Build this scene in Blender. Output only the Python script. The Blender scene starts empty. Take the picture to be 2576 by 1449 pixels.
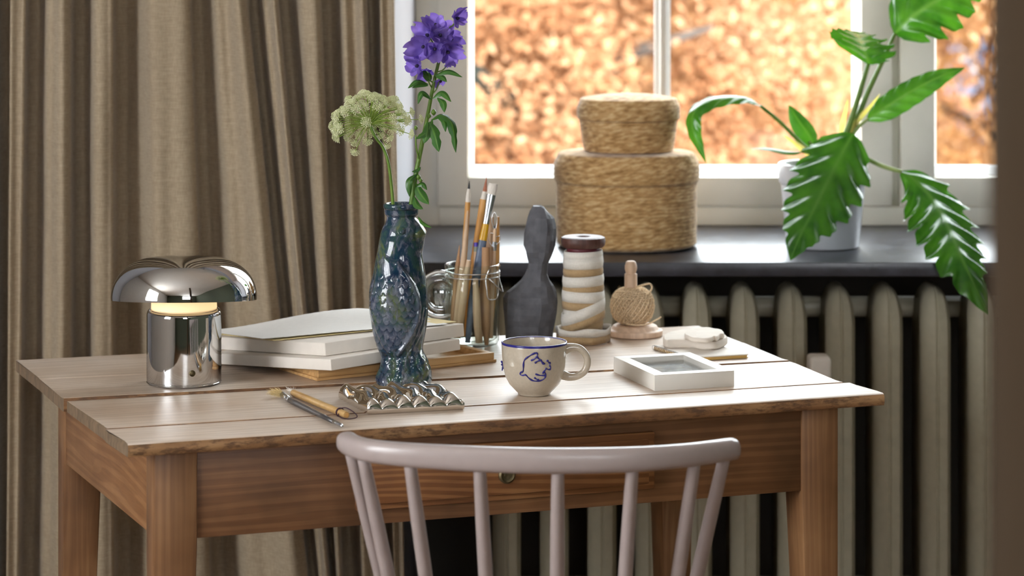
import bpy, bmesh, math, random
import numpy as np
from mathutils import Vector, Matrix, noise
random.seed(7)
PI = math.pi
sc = bpy.context.scene
C = sc.collection

# ---------------------------------------------------------------- camera, world, light, exposure
CAM_Z, FPX = 1.40, 6300.0          # eye height; focal length in pixels of the 2576 px frame
HOR = -150.0                       # image row of the horizon (level camera, lens shifted down)
cam = bpy.data.cameras.new('camera')
cam.sensor_width = 36.0
cam.lens = FPX / 2576 * 36.0
cam.shift_y = -(724.5 - HOR) / 2576
cam.clip_start, cam.clip_end = 0.05, 400
cam.dof.use_dof = True
cam.dof.focus_distance = 3.60
cam.dof.aperture_fstop = 5.2
camo = bpy.data.objects.new('camera', cam)
camo.location = (0, 0, CAM_Z)
camo.rotation_euler = (PI / 2, 0, 0)
C.objects.link(camo)
sc.camera = camo

world = bpy.data.worlds.new('overcast_sky')
sc.world = world
world.use_nodes = True
wb = world.node_tree.nodes['Background']
wb.inputs['Color'].default_value = (0.90, 0.95, 1.0, 1)
wb.inputs['Strength'].default_value = 14.0


def area(name, loc, rot, sx, sy, power, col=(1, 1, 1), portal=False):
    l = bpy.data.lights.new(name, 'AREA')
    l.shape = 'RECTANGLE'
    l.size, l.size_y = sx, sy
    l.energy = power
    l.color = col
    if portal:
        l.cycles.is_portal = True
    o = bpy.data.objects.new(name, l)
    o.location, o.rotation_euler = loc, rot
    C.objects.link(o)
    return o


# daylight entering through the windows of the left and rear walls; sky portal in the window in view
area('daylight_left_window', (-2.72, 1.3, 1.65), (0, -PI / 2, 0), 1.6, 1.5, 66, (0.97, 0.98, 1.0))
area('daylight_rear_window', (0.9, -2.72, 2.05), (PI / 2, 0, 0), 1.6, 1.1, 24, (0.98, 0.98, 1.0))
area('sky_portal', (0.75, 5.3, 1.65), (-PI / 2, 0, 0), 2.0, 1.6, 1, portal=True)

sc.view_settings.view_transform = 'Standard'
sc.view_settings.look = 'None'
sc.view_settings.exposure = 0.0
sc.view_settings.gamma = 1.0
sc.view_settings.use_curve_mapping = False
cy = sc.cycles
cy.use_denoising = True
cy.use_adaptive_sampling = True
cy.adaptive_threshold = 0.04
cy.max_bounces = 8
cy.diffuse_bounces = 4
cy.glossy_bounces = 4
cy.transmission_bounces = 8
cy.transparent_max_bounces = 16
cy.sample_clamp_indirect = 8
cy.caustics_reflective = False
cy.caustics_refractive = False

# ---------------------------------------------------------------- helpers


def P(px, py, Y):                       # photograph pixel + distance -> point in the room
    return Vector(((px - 1288) * Y / FPX, Y, CAM_Z - (py - HOR) * Y / FPX))


TZ = 0.75
SILL_Z = 0.8214


def T(px, py, z=TZ):                    # point on a level surface of height z
    return P(px, py, FPX * (CAM_Z - z) / (py - HOR))


def ray_plane(px, py, p0, n):
    d = Vector(((px - 1288) / FPX, 1, -(py - HOR) / FPX))
    o = Vector((0, 0, CAM_Z))
    return o + d * ((p0 - o).dot(n) / d.dot(n))


def lin(r, g, b):
    def f(c):
        c /= 255.0
        return c / 12.92 if c <= 0.04045 else ((c + 0.055) / 1.055) ** 2.4
    return (f(r), f(g), f(b), 1)


OFF = {}                                # summed location of every empty / part


class MB:
    """collects shapes of ONE part; build() links them as one mesh object"""

    def __init__(s):
        s.v, s.f, s.attr = [], [], None

    def add(s, vs, fs):
        k = len(s.v)
        s.v += [Vector(v) for v in vs]
        s.f += [tuple(i + k for i in f) for f in fs]
        return s

    def box(s, c, size, R=None):
        c = Vector(c)
        hx, hy, hz = size[0] / 2, size[1] / 2, size[2] / 2
        vs = [Vector((x, y, z)) for z in (-hz, hz) for y in (-hy, hy) for x in (-hx, hx)]
        if R is not None:
            vs = [R @ v for v in vs]
        return s.add([c + v for v in vs], [(0, 2, 3, 1), (4, 5, 7, 6), (0, 1, 5, 4), (2, 6, 7, 3), (0, 4, 6, 2), (1, 3, 7, 5)])

    def prism(s, bottom, top):          # two polygons with equal vertex count
        n = len(bottom)
        return s.add(list(bottom) + list(top), [tuple(reversed(range(n))), tuple(range(n, 2 * n))] +
                     [(i, (i + 1) % n, n + (i + 1) % n, n + i) for i in range(n)])

    def rings(s, rings, cap0=True, cap1=True, closed=True):
        n = len(rings[0])
        vs = [v for r in rings for v in r]
        fs = []
        for a in range(len(rings) - 1):
            for i in range(n if closed else n - 1):
                j = (i + 1) % n
                fs.append((a * n + i, a * n + j, (a + 1) * n + j, (a + 1) * n + i))
        if cap0:
            fs.append(tuple(reversed(range(n))))
        if cap1:
            fs.append(tuple(range((len(rings) - 1) * n, len(rings) * n)))
        return s.add(vs, fs)

    def lathe(s, prof, c, n=48, sx=1, sy=1, cap0=True, cap1=True, R=None):
        c = Vector(c)
        rr = []
        for r, z in prof:
            ring = []
            for i in range(n):
                a = 2 * PI * i / n
                v = Vector((r * sx * math.cos(a), r * sy * math.sin(a), z))
                ring.append(c + (R @ v if R is not None else v))
            rr.append(ring)
        return s.rings(rr, cap0, cap1)

    def tube(s, pts, rad, n=10, cap=True, flat=1.0):
        pts = [Vector(p) for p in pts]
        if not hasattr(rad, '__len__'):
            rad = [rad] * len(pts)
        rr = []
        up = None
        for i, p in enumerate(pts):
            t = (pts[min(i + 1, len(pts) - 1)] - pts[max(i - 1, 0)]).normalized()
            if up is None:
                up = Vector((0, 0, 1)) if abs(t.z) < 0.9 else Vector((0, -1, 0))
            a = t.cross(up)
            if a.length < 1e-6:
                a = t.orthogonal()
            a.normalize()
            b = a.cross(t).normalized()
            up = b
            rr.append([p + (a * math.cos(2 * PI * k / n) + b * (flat * math.sin(2 * PI * k / n))) * rad[i] for k in range(n)])
        return s.rings(rr, cap, cap)

    def grid(s, nu, nv, fn, flip=False):
        vs = [fn(i / nu, j / nv) for j in range(nv + 1) for i in range(nu + 1)]
        w = nu + 1
        fs = []
        for j in range(nv):
            for i in range(nu):
                q = (j * w + i, j * w + i + 1, (j + 1) * w + i + 1, (j + 1) * w + i)
                fs.append(tuple(reversed(q)) if flip else q)
        return s.add(vs, fs)

    def build(s, name, m, parent=None, smooth=False, bevel=0.0, seg=2, origin=None, solid=0.0, sub=0):
        off = OFF.get(parent.name, Vector()) if parent else Vector(origin) if origin is not None else Vector()
        me = bpy.data.meshes.new(name)
        me.from_pydata([v - off for v in s.v], [], s.f)
        bm = bmesh.new()
        bm.from_mesh(me)
        bmesh.ops.recalc_face_normals(bm, faces=bm.faces)
        if bevel:
            bmesh.ops.bevel(bm, geom=[e for e in bm.edges if len(e.link_faces) == 2 and e.calc_face_angle(0) > 0.5],
                            offset=bevel, segments=seg, profile=0.5, affect='EDGES', clamp_overlap=True)
        bm.to_mesh(me)
        bm.free()
        if smooth:
            me.shade_smooth()
            if bevel or smooth == 'auto':
                me.set_sharp_from_angle(angle=0.7)
        elif bevel:
            me.shade_smooth()
            me.set_sharp_from_angle(angle=0.6)
        me.materials.append(m)
        o = bpy.data.objects.new(name, me)
        C.objects.link(o)
        if parent:
            o.parent = parent
            OFF[o.name] = off
        else:
            o.location = off
            OFF[o.name] = off
        if sub:
            md = o.modifiers.new('subdivision', 'SUBSURF')
            md.levels = md.render_levels = sub
        if solid:
            md = o.modifiers.new('thickness', 'SOLIDIFY')
            md.thickness = solid
            md.offset = 0
        return o


def thing(name, loc, label, cat, group=None):
    o = bpy.data.objects.new(name, None)
    o.empty_display_size = 0.05
    o.location = loc
    C.objects.link(o)
    OFF[o.name] = Vector(loc)
    return tag(o, label, cat, group)


def tag(o, label=None, cat=None, group=None, kind=None):
    if label:
        o['label'] = label
    if cat:
        o['category'] = cat
    if group:
        o['group'] = group
    if kind:
        o['kind'] = kind
    return o


def struct(o, label, cat):
    return tag(o, label, cat, kind='structure')


def part_copy(o, parent, loc, rot=None, scale=None):
    c = o.copy()
    C.objects.link(c)
    c.parent = parent
    c.location = loc
    if rot is not None:
        c.rotation_mode = 'QUATERNION' if len(rot) == 4 else 'XYZ'
        if len(rot) == 4:
            c.rotation_quaternion = rot
        else:
            c.rotation_euler = rot
    if scale is not None:
        c.scale = scale if hasattr(scale, '__len__') else (scale,) * 3
    return c


def interp(x, table):
    if x <= table[0][0]:
        return table[0][1]
    for (a, va), (b, vb) in zip(table, table[1:]):
        if x <= b:
            t = (x - a) / (b - a)
            return va + (vb - va) * t
    return table[-1][1]


def smooth_interp(x, table):            # Catmull-Rom through the table
    n = len(table)
    if x <= table[0][0]:
        return table[0][1]
    for i in range(n - 1):
        a, b = table[i], table[i + 1]
        if x <= b[0]:
            t = (x - a[0]) / (b[0] - a[0])
            h = b[0] - a[0]
            m0 = (b[1] - table[i - 1][1]) / (b[0] - table[i - 1][0]) if i > 0 else (b[1] - a[1]) / h
            m1 = (table[i + 2][1] - a[1]) / (table[i + 2][0] - a[0]) if i + 2 < n else (b[1] - a[1]) / h
            t2, t3 = t * t, t * t * t
            return (2 * t3 - 3 * t2 + 1) * a[1] + (t3 - 2 * t2 + t) * h * m0 + (-2 * t3 + 3 * t2) * b[1] + (t3 - t2) * h * m1
    return table[-1][1]


def spline(pts, n):
    pts = [Vector(p) for p in pts]
    L = [0.0]
    for a, b in zip(pts, pts[1:]):
        L.append(L[-1] + (b - a).length)
    tb = [[(L[i], p[k]) for i, p in enumerate(pts)] for k in range(3)]
    return [Vector([smooth_interp(L[-1] * i / n, tb[k]) for k in range(3)]) for i in range(n + 1)]


def sstep(a, b, x):
    t = max(0.0, min(1.0, (x - a) / (b - a)))
    return t * t * (3 - 2 * t)


# ---------------------------------------------------------------- materials
class NT:
    def __init__(s, name):
        s.m = bpy.data.materials.new(name)
        s.m.use_nodes = True
        s.t = s.m.node_tree
        s.b = s.t.nodes['Principled BSDF']
        s.out = s.t.nodes['Material Output']

    def n(s, typ, **kw):
        nd = s.t.nodes.new(typ)
        for k, v in kw.items():
            if k in nd.inputs:
                nd.inputs[k].default_value = v
            else:
                setattr(nd, k, v)
        return nd

    def l(s, a, b):
        s.t.links.new(a, b)

    def coord(s, scale=(1, 1, 1), rot=(0, 0, 0), kind='Object'):
        tc = s.n('ShaderNodeTexCoord')
        mp = s.n('ShaderNodeMapping')
        mp.inputs['Scale'].default_value = scale
        mp.inputs['Rotation'].default_value = rot
        # rotate first, then stretch
        m2 = s.n('ShaderNodeMapping')
        m2.inputs['Rotation'].default_value = rot
        mp.inputs['Rotation'].default_value = (0, 0, 0)
        s.l(tc.outputs[kind], m2.inputs['Vector'])
        s.l(m2.outputs['Vector'], mp.inputs['Vector'])
        return mp.outputs['Vector']

    def ramp(s, fac, stops):
        r = s.n('ShaderNodeValToRGB')
        el = r.color_ramp.elements
        el[0].position, el[0].color = stops[0]
        el[1].position, el[1].color = stops[-1]
        for p, c in stops[1:-1]:
            e = el.new(p)
            e.color = c
        s.l(fac, r.inputs['Fac'])
        return r.outputs['Color']

    def mix(s, fac, a, b, mode='MIX'):
        x = s.n('ShaderNodeMix', data_type='RGBA', blend_type=mode)
        for v, k in ((fac, 0), (a, 6), (b, 7)):
            if hasattr(v, 'is_linked'):
                s.l(v, x.inputs[k])
            else:
                x.inputs[k].default_value = v
        return x.outputs[2]

    def bump(s, h, strength=0.3, dist=0.001):
        b = s.n('ShaderNodeBump')
        b.inputs['Strength'].default_value = strength
        b.inputs['Distance'].default_value = dist
        s.l(h, b.inputs['Height'])
        s.l(b.outputs['Normal'], s.b.inputs['Normal'])
        return b

    def p(s, **kw):
        for k, v in kw.items():
            s.b.inputs[k.replace('_', ' ')].default_value = v
        return s


def plain(name, col, rough=0.5, metal=0.0, var=0.12, scale=30, bump=0.0, stretch=(1, 1, 1), spec=0.5, coat=0.0):
    t = NT(name)
    t.p(Roughness=rough, Metallic=metal)
    t.b.inputs['Specular IOR Level'].default_value = spec
    t.b.inputs['Coat Weight'].default_value = coat
    ns = t.n('ShaderNodeTexNoise', Scale=scale, Detail=4.0)
    t.l(t.coord(stretch), ns.inputs['Vector'])
    d = tuple(c * (1 - var) for c in col[:3]) + (1,)
    u = tuple(min(1, c * (1 + var)) for c in col[:3]) + (1,)
    t.l(t.ramp(ns.outputs['Fac'], [(0.3, d), (0.7, u)]), t.b.inputs['Base Color'])
    if bump:
        t.bump(ns.outputs['Fac'], 0.5, bump)
    return t.m


def wood(name, c_dark, c_mid, c_light, rot=(0, 0, 0), axis=0, rough=0.45, rings=9.0, spec=0.5, knots=True, bump=0.0006, worn=None, ring_mix=0.5, streak=0.8, lines=420.0):
    t = NT(name)
    t.p(Roughness=rough)
    t.b.inputs['Specular IOR Level'].default_value = spec
    st = [1.0, 1.0, 1.0]
    st[axis] = 0.09
    vec = t.coord(tuple(st), rot)
    warp = t.n('ShaderNodeTexNoise', Scale=9.0, Detail=2.0, Distortion=0.9)
    t.l(vec, warp.inputs['Vector'])
    # growth rings : sine of a strongly warped stretched field
    mul = t.n('ShaderNodeMath', operation='MULTIPLY')
    t.l(warp.outputs['Fac'], mul.inputs[0])
    mul.inputs[1].default_value = rings * 5
    sx = t.n('ShaderNodeSeparateXYZ')
    t.l(t.coord((1, 1, 1), rot), sx.inputs[0])
    pa = t.n('ShaderNodeMath', operation='ADD')
    t.l(sx.outputs[2 if axis < 2 else 0], pa.inputs[0])
    t.l(sx.outputs[1 if axis != 1 else 0], pa.inputs[1])
    ln = t.n('ShaderNodeMath', operation='MULTIPLY_ADD')
    t.l(pa.outputs[0], ln.inputs[0])
    ln.inputs[1].default_value = lines
    t.l(mul.outputs[0], ln.inputs[2])
    sn = t.n('ShaderNodeMath', operation='SINE')
    t.l(ln.outputs[0], sn.inputs[0])
    fine = t.n('ShaderNodeTexNoise', Scale=160.0, Detail=5.0)
    st2 = list(st)
    st2[axis] = 0.03
    t.l(t.coord(tuple(st2), rot), fine.inputs['Vector'])
    big = t.n('ShaderNodeTexNoise', Scale=7.0, Detail=3.0)
    t.l(t.coord((1, 1, 1), rot), big.inputs['Vector'])
    c = t.ramp(big.outputs['Fac'], [(0.3, c_dark), (0.5, c_mid), (0.72, c_light)])
    rg = t.ramp(sn.outputs[0], [(0.0, (0.62, 0.52, 0.44, 1)), (0.45, (1, 1, 1, 1))])
    c = t.mix(ring_mix, c, rg, 'MULTIPLY')
    fg = t.ramp(fine.outputs['Fac'], [(0.3, (0.72, 0.68, 0.64, 1)), (0.6, (1, 1, 1, 1))])
    c = t.mix(streak, c, fg, 'MULTIPLY')
    if worn:
        wn = t.n('ShaderNodeTexNoise', Scale=130.0, Detail=6.0, Roughness=0.7)
        st3 = [1.0, 1.0, 1.0]
        st3[axis] = 0.3
        t.l(t.coord(tuple(st3), rot), wn.inputs['Vector'])
        c = t.mix(t.ramp(wn.outputs['Fac'], [(0.46, (0, 0, 0, 1)), (0.6, (.8, .8, .8, 1))]), c, worn)
    t.l(c, t.b.inputs['Base Color'])
    t.bump(fine.outputs['Fac'], 0.5, bump)
    return t.m


def cloth(name, c1, c2, scale=900, rough=0.95, sheen=0.2, bump=0.0004):
    t = NT(name)
    t.p(Roughness=rough)
    t.b.inputs['Specular IOR Level'].default_value = 0.15
    t.b.inputs['Sheen Weight'].default_value = sheen
    a = t.n('ShaderNodeTexNoise', Scale=scale, Detail=2.0)
    t.l(t.coord((1, 1, 0.12)), a.inputs['Vector'])
    b = t.n('ShaderNodeTexNoise', Scale=scale, Detail=2.0)
    t.l(t.coord((0.08, 0.08, 1)), b.inputs['Vector'])
    big = t.n('ShaderNodeTexNoise', Scale=9.0, Detail=4.0)
    t.l(t.coord((1, 1, 0.25)), big.inputs['Vector'])
    mx = t.n('ShaderNodeMath', operation='ADD')
    t.l(a.outputs['Fac'], mx.inputs[0])
    t.l(b.outputs['Fac'], mx.inputs[1])
    hf = t.n('ShaderNodeMath', operation='MULTIPLY')
    t.l(mx.outputs[0], hf.inputs[0])
    hf.inputs[1].default_value = 0.5
    c = t.ramp(hf.outputs[0], [(0.35, c1), (0.65, c2)])
    c = t.mix(0.5, c, t.ramp(big.outputs['Fac'], [(0.3, (0.8, 0.78, 0.75, 1)), (0.7, (1, 1, 1, 1))]), 'MULTIPLY')
    t.l(c, t.b.inputs['Base Color'])
    t.bump(hf.outputs[0], 0.6, bump)
    return t.m


def leafmat(name, c_up, c_dn, rough=0.25, trans=0.45, vein=None, tint=(1.3, 1.4, 0.6, 1)):
    t = NT(name)
    t.p(Roughness=rough)
    ns = t.n('ShaderNodeTexNoise', Scale=24.0, Detail=3.0)
    t.l(t.coord(), ns.inputs['Vector'])
    c = t.ramp(ns.outputs['Fac'], [(0.3, c_dn), (0.7, c_up)])
    if vein:
        at = t.n('ShaderNodeAttribute', attribute_name='vein')
        c = t.mix(at.outputs['Fac'], c, vein)
    t.l(c, t.b.inputs['Base Color'])
    tr = t.n('ShaderNodeBsdfTranslucent')
    t.l(t.mix(1.0, c, tint, 'MULTIPLY'), tr.inputs['Color'])
    ms = t.n('ShaderNodeMixShader')
    ms.inputs[0].default_value = trans
    t.l(t.b.outputs[0], ms.inputs[1])
    t.l(tr.outputs[0], ms.inputs[2])
    t.l(ms.outputs[0], t.out.inputs['Surface'])
    return t.m


def thin_glass(name, tint=(0.96, 0.98, 0.97, 1), ior=1.45, rough=0.0, gain=1.0):
    t = NT(name)
    tr = t.n('ShaderNodeBsdfTransparent', Color=tint)
    gl = t.n('ShaderNodeBsdfGlossy', Roughness=rough)
    lw = t.n('ShaderNodeLayerWeight', Blend=0.5)
    pw_ = t.n('ShaderNodeMath', operation='POWER')
    t.l(lw.outputs['Facing'], pw_.inputs[0])
    pw_.inputs[1].default_value = 4.0
    mu = t.n('ShaderNodeMath', operation='MULTIPLY_ADD', use_clamp=True)
    t.l(pw_.outputs[0], mu.inputs[0])
    mu.inputs[1].default_value = 0.8 * gain
    mu.inputs[2].default_value = 0.03
    ms = t.n('ShaderNodeMixShader')
    t.l(mu.outputs[0], ms.inputs[0])
    t.l(tr.outputs[0], ms.inputs[1])
    t.l(gl.outputs[0], ms.inputs[2])
    t.l(ms.outputs[0], t.out.inputs['Surface'])
    t.t.nodes.remove(t.b)
    return t.m


THETA = math.radians(18.9)
M = {}
M['wall'] = plain('wall_paint', lin(214, 212, 208), 0.9, var=0.03, scale=8, bump=0.0004)
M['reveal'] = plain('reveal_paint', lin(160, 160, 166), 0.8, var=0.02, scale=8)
M['brownwall'] = plain('brown_wall_paint', lin(58, 47, 35), 0.9, var=0.05, scale=14, bump=0.0004, spec=0.05)
M['greenwall'] = plain('dark_green_wall_paint', lin(74, 80, 64), 0.85, var=0.04, scale=8)
M['ceiling'] = plain('ceiling_paint', lin(225, 220, 212), 0.9, var=0.02, scale=5)
M['floor'] = wood('floor_oak', lin(110, 80, 52), lin(135, 100, 66), lin(150, 115, 80), axis=1)
M['frame_paint'] = plain('window_paint', lin(240, 236, 224), 0.4, var=0.03, scale=14)
M['bead_paint'] = plain('glazing_bead_paint', lin(244, 244, 242), 0.4, var=0.01)
M['pane'] = thin_glass('window_glass', (0.97, 0.985, 0.98, 1))
M['stone'] = None
M['radiator'] = plain('radiator_enamel', lin(170, 163, 142), 0.42, var=0.06, scale=60, bump=0.0002)
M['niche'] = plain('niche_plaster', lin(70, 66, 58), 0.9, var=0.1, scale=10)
M['curtain'] = cloth('linen_curtain', lin(152, 136, 113), lin(182, 165, 140), 700)
M['top'] = wood('weathered_pine_top', lin(200, 177, 155), lin(216, 198, 180), lin(228, 215, 203), rot=(0, 0, -THETA), axis=0, rough=0.44, rings=7, spec=0.45, ring_mix=0.22, streak=0.7)
M['end_grain'] = plain('grey_end_grain', lin(116, 96, 74), 0.75, var=0.3, scale=120, stretch=(1, 1, .3), bump=0.0006)
M['edge'] = wood('worn_pine_edge', lin(112, 78, 50), lin(150, 110, 72), lin(182, 144, 102), rot=(0, 0, -THETA), axis=0, rough=0.6, rings=8, worn=lin(78, 54, 36))
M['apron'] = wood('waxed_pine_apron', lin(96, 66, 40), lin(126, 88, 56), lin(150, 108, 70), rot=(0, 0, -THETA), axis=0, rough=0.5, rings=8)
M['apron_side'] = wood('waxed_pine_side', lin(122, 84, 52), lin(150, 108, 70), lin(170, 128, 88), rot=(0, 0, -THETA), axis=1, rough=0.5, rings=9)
M['drawer'] = wood('grained_pine_drawer', lin(118, 78, 44), lin(146, 100, 60), lin(168, 122, 76), rot=(0, 0, -THETA), axis=0, rough=0.5, rings=14, ring_mix=.85, lines=420)
M['leg'] = wood('waxed_pine_leg', lin(104, 72, 44), lin(132, 94, 60), lin(154, 114, 76), axis=2, rough=0.5, rings=9, ring_mix=.32)
M['chair'] = plain('lacquered_chair', lin(164, 151, 147), 0.28, var=0.03, scale=60)
M['chrome'] = plain('polished_chrome', (0.70, 0.70, 0.70, 1), 0.045, 1.0, var=0.01)
for _m, _t in (('chrome', .62),):
    M[_m].node_tree.nodes['Principled BSDF'].inputs['Specular Tint'].default_value = (_t, _t, _t, 1)
M['silver'] = plain('polished_silver', (0.86, 0.82, 0.76, 1), 0.07, 1.0, var=0.01)
M['ceramic'] = plain('cream_stoneware', lin(186, 174, 156), 0.16, var=0.05, scale=260, coat=0.3)
M['cobalt'] = plain('cobalt_glaze', lin(40, 38, 120), 0.2, var=0.15, scale=90)
M['clay'] = plain('grey_clay', lin(84, 84, 90), 0.7, var=0.22, scale=70, bump=0.0018)
M['spool_wood'] = wood('stained_spool_wood', lin(70, 42, 38), lin(98, 64, 54), lin(124, 90, 74), axis=2, rough=0.5)
M['spool_red'] = plain('spool_red_stain', lin(100, 36, 44), 0.5, var=0.2)
M['tape_white'] = cloth('cotton_tape_white', lin(216, 211, 202), lin(236, 231, 222), 1500)
M['tape_tan'] = cloth('cotton_tape_tan', lin(168, 140, 102), lin(190, 162, 124), 1500)
M['beech'] = wood('pale_beech', lin(222, 188, 160), lin(232, 202, 176), lin(240, 214, 192), axis=2, rough=0.5, rings=4, ring_mix=.2, streak=.4)
M['twine'] = plain('jute_twine', lin(236, 206, 172), 0.95, var=0.3, scale=500, bump=0.0006, spec=0.1)
M['plaster'] = plain('white_plaster', lin(226, 216, 204), 0.85, var=0.04, scale=50, bump=0.0003)
M['box_white'] = plain('off_white_paperboard', lin(226, 218, 208), 0.7, var=0.03, scale=60)
M['paper'] = plain('handmade_paper', lin(240, 238, 234), 0.85, var=0.02, scale=150, bump=0.0003)
M['paper_cream'] = plain('cream_handmade_paper', lin(232, 214, 160), 0.85, var=0.04, scale=150)
M['tray_wood'] = wood('birch_tray', lin(196, 152, 98), lin(214, 172, 116), lin(224, 188, 138), rot=(0, 0, -math.radians(33)), axis=0, rough=0.45, rings=4, ring_mix=.2)
M['photo_frame'] = plain('white_lacquer_frame', lin(226, 222, 214), 0.35, var=0.02)
M['pot'] = plain('glazed_white_pot', lin(206, 208, 216), 0.2, var=0.03, scale=8, coat=0.3)
M['soil'] = plain('potting_soil', lin(60, 44, 34), 0.95, var=0.4, scale=90, bump=0.003)
M['stem'] = leafmat('green_stem', lin(120, 150, 60), lin(88, 122, 44), 0.4, 0.15)
M['stem_pale'] = leafmat('pale_green_stem', lin(172, 184, 120), lin(132, 156, 88), 0.4, 0.2)
M['leaf'] = leafmat('philodendron_leaf', lin(72, 126, 36), lin(42, 92, 26), 0.2, 0.32, vein=lin(84, 128, 56))
M['leaf2'] = leafmat('monkshood_leaf', lin(70, 112, 46), lin(40, 80, 36), 0.35, 0.3, vein=lin(86, 124, 60))
M['sheath'] = leafmat('papery_sheath', lin(226, 214, 150), lin(206, 180, 120), 0.6, 0.5)
M['petal'] = leafmat('purple_petal', lin(150, 126, 204), lin(92, 68, 156), 0.5, 0.52, tint=(1.25, 1.15, 1.25, 1))
M['petal_core'] = plain('dark_flower_core', lin(44, 36, 66), 0.7)
M['umbel'] = leafmat('umbel_floret', lin(246, 246, 224), lin(226, 230, 184), 0.7, 0.3, tint=(1, 1, .8, 1))
M['umbel_ray'] = leafmat('umbel_ray', lin(168, 190, 92), lin(130, 160, 66), 0.5, 0.3)
M['glass'] = thin_glass('jar_glass', (0.94, 0.97, 0.95, 1), 1.5, 0.0, 1.3)
M['lid_glass'] = thin_glass('thick_lid_glass', (0.95, 0.98, 0.96, 1), 1.5, 0.02, 1.3)
M['lid_glass'].node_tree.nodes['Math.001'].inputs[2].default_value = 0.2
M['wire'] = plain('steel_wire', (0.7, 0.7, 0.7, 1), 0.25, 1.0)
M['ferrule'] = plain('nickel_ferrule', (0.68, 0.7, 0.74, 1), 0.22, 1.0)
M['bristle_white'] = plain('white_bristle', lin(222, 214, 204), 0.8, var=0.15, scale=900, stretch=(1, 1, 0.1))
M['bristle_dark'] = plain('dark_bristle', lin(50, 50, 54), 0.7, var=0.2)
M['bristle_pink'] = plain('rust_bristle', lin(168, 108, 84), 0.8, var=0.2, scale=700)
M['bristle_straw'] = plain('straw_bristle', lin(214, 190, 138), 0.8, var=0.2, scale=700)
M['handle_ochre'] = wood('ochre_handle', lin(206, 150, 80), lin(220, 168, 98), lin(230, 184, 118), axis=2, rough=0.4, ring_mix=.15)
M['handle_yellow'] = plain('yellow_lacquer', lin(206, 156, 20), 0.3, var=0.05)
M['handle_blue'] = plain('worn_blue_lacquer', lin(84, 98, 122), 0.4, var=0.2, scale=120)
M['stick'] = wood('raw_modelling_wood', lin(200, 166, 132), lin(220, 190, 160), lin(232, 208, 182), axis=2, rough=0.65, rings=5, ring_mix=.15)
M['stick_dark'] = wood('brown_modelling_wood', lin(160, 118, 84), lin(186, 144, 106), lin(204, 166, 128), axis=2, rough=0.65, ring_mix=.15)
M['purple'] = plain('purple_paint', lin(92, 76, 190), 0.4)
M['sage'] = plain('sage_paint', lin(150, 156, 140), 0.5)
M['dark_handle'] = plain('charcoal_lacquer', lin(70, 66, 66), 0.28, var=0.1)
M['bamboo'] = wood('bamboo', lin(176, 134, 80), lin(196, 156, 98), lin(214, 180, 124), rot=(0, 0, 0.7), axis=0, rough=0.3, rings=3, ring_mix=.08)
M['cord'] = plain('plum_cord', lin(62, 36, 50), 0.8)
M['brass'] = plain('aged_brass', (0.17, 0.135, 0.075, 1), 0.5, 1.0, var=0.3, scale=120)
M['kraft'] = plain('gold_kraft_cover', lin(206, 168, 96), 0.55, var=0.08, scale=60)
M['bark'] = plain('tree_bark', lin(74, 66, 60), 0.9, var=0.2, scale=6)


def stone():
    t = NT('polished_dark_stone')
    t.p(Roughness=0.2)
    a = t.n('ShaderNodeTexNoise', Scale=30.0, Detail=8.0, Roughness=0.65)
    t.l(t.coord(), a.inputs['Vector'])
    b = t.n('ShaderNodeTexNoise', Scale=300.0, Detail=2.0)
    t.l(t.coord(), b.inputs['Vector'])
    c = t.ramp(a.outputs['Fac'], [(0.35, lin(40, 40, 45)), (0.62, lin(60, 61, 69)), (0.8, lin(104, 106, 116))])
    c = t.mix(t.ramp(b.outputs['Fac'], [(0.72, (0, 0, 0, 1)), (0.8, (0.5, 0.5, 0.5, 1))]), c, lin(150, 140, 130))
    t.l(c, t.b.inputs['Base Color'])
    t.l(t.ramp(a.outputs['Fac'], [(0.3, (0.28, 0.28, 0.28, 1)), (0.7, (0.36, 0.36, 0.36, 1))]), t.b.inputs['Roughness'])
    return t.m


M['stone'] = stone()


def glaze():
    t = NT('blue_green_glaze')
    t.p(Roughness=0.1)
    t.b.inputs['Coat Weight'].default_value = 0.15
    t.b.inputs['Specular IOR Level'].default_value = 0.4
    t.b.inputs['Coat Roughness'].default_value = 0.04
    a = t.n('ShaderNodeTexNoise', Scale=26.0, Detail=7.0, Roughness=0.62, Distortion=0.8)
    t.l(t.coord((1, 1, 0.6)), a.inputs['Vector'])
    b = t.n('ShaderNodeTexNoise', Scale=95.0, Detail=6.0, Roughness=0.7, Distortion=0.5)
    t.l(t.coord((1, 1, 0.45)), b.inputs['Vector'])
    c = t.ramp(a.outputs['Fac'], [(0.34, lin(14, 26, 56)), (0.46, lin(26, 54, 70)), (0.54, lin(50, 76, 70)), (0.62, lin(90, 100, 60)), (0.72, lin(30, 52, 80))])
    s2 = t.ramp(b.outputs['Fac'], [(0.38, lin(22, 24, 62)), (0.5, lin(52, 56, 84)), (0.66, lin(128, 132, 142))])
    c = t.mix(t.ramp(b.outputs['Fac'], [(0.47, (0, 0, 0, 1)), (0.6, (0.8, 0.8, 0.8, 1))]), c, s2)
    # crevice glaze: raised relief is paler (pooled glaze in the grooves), stored per vertex
    at = t.n('ShaderNodeAttribute', attribute_name='relief')
    c = t.mix(t.ramp(at.outputs['Fac'], [(0.5, (0, 0, 0, 1)), (0.95, (0.5, 0.5, 0.5, 1))]), c, lin(104, 108, 122))
    t.l(c, t.b.inputs['Base Color'])
    return t.m


M['glaze'] = glaze()


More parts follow.
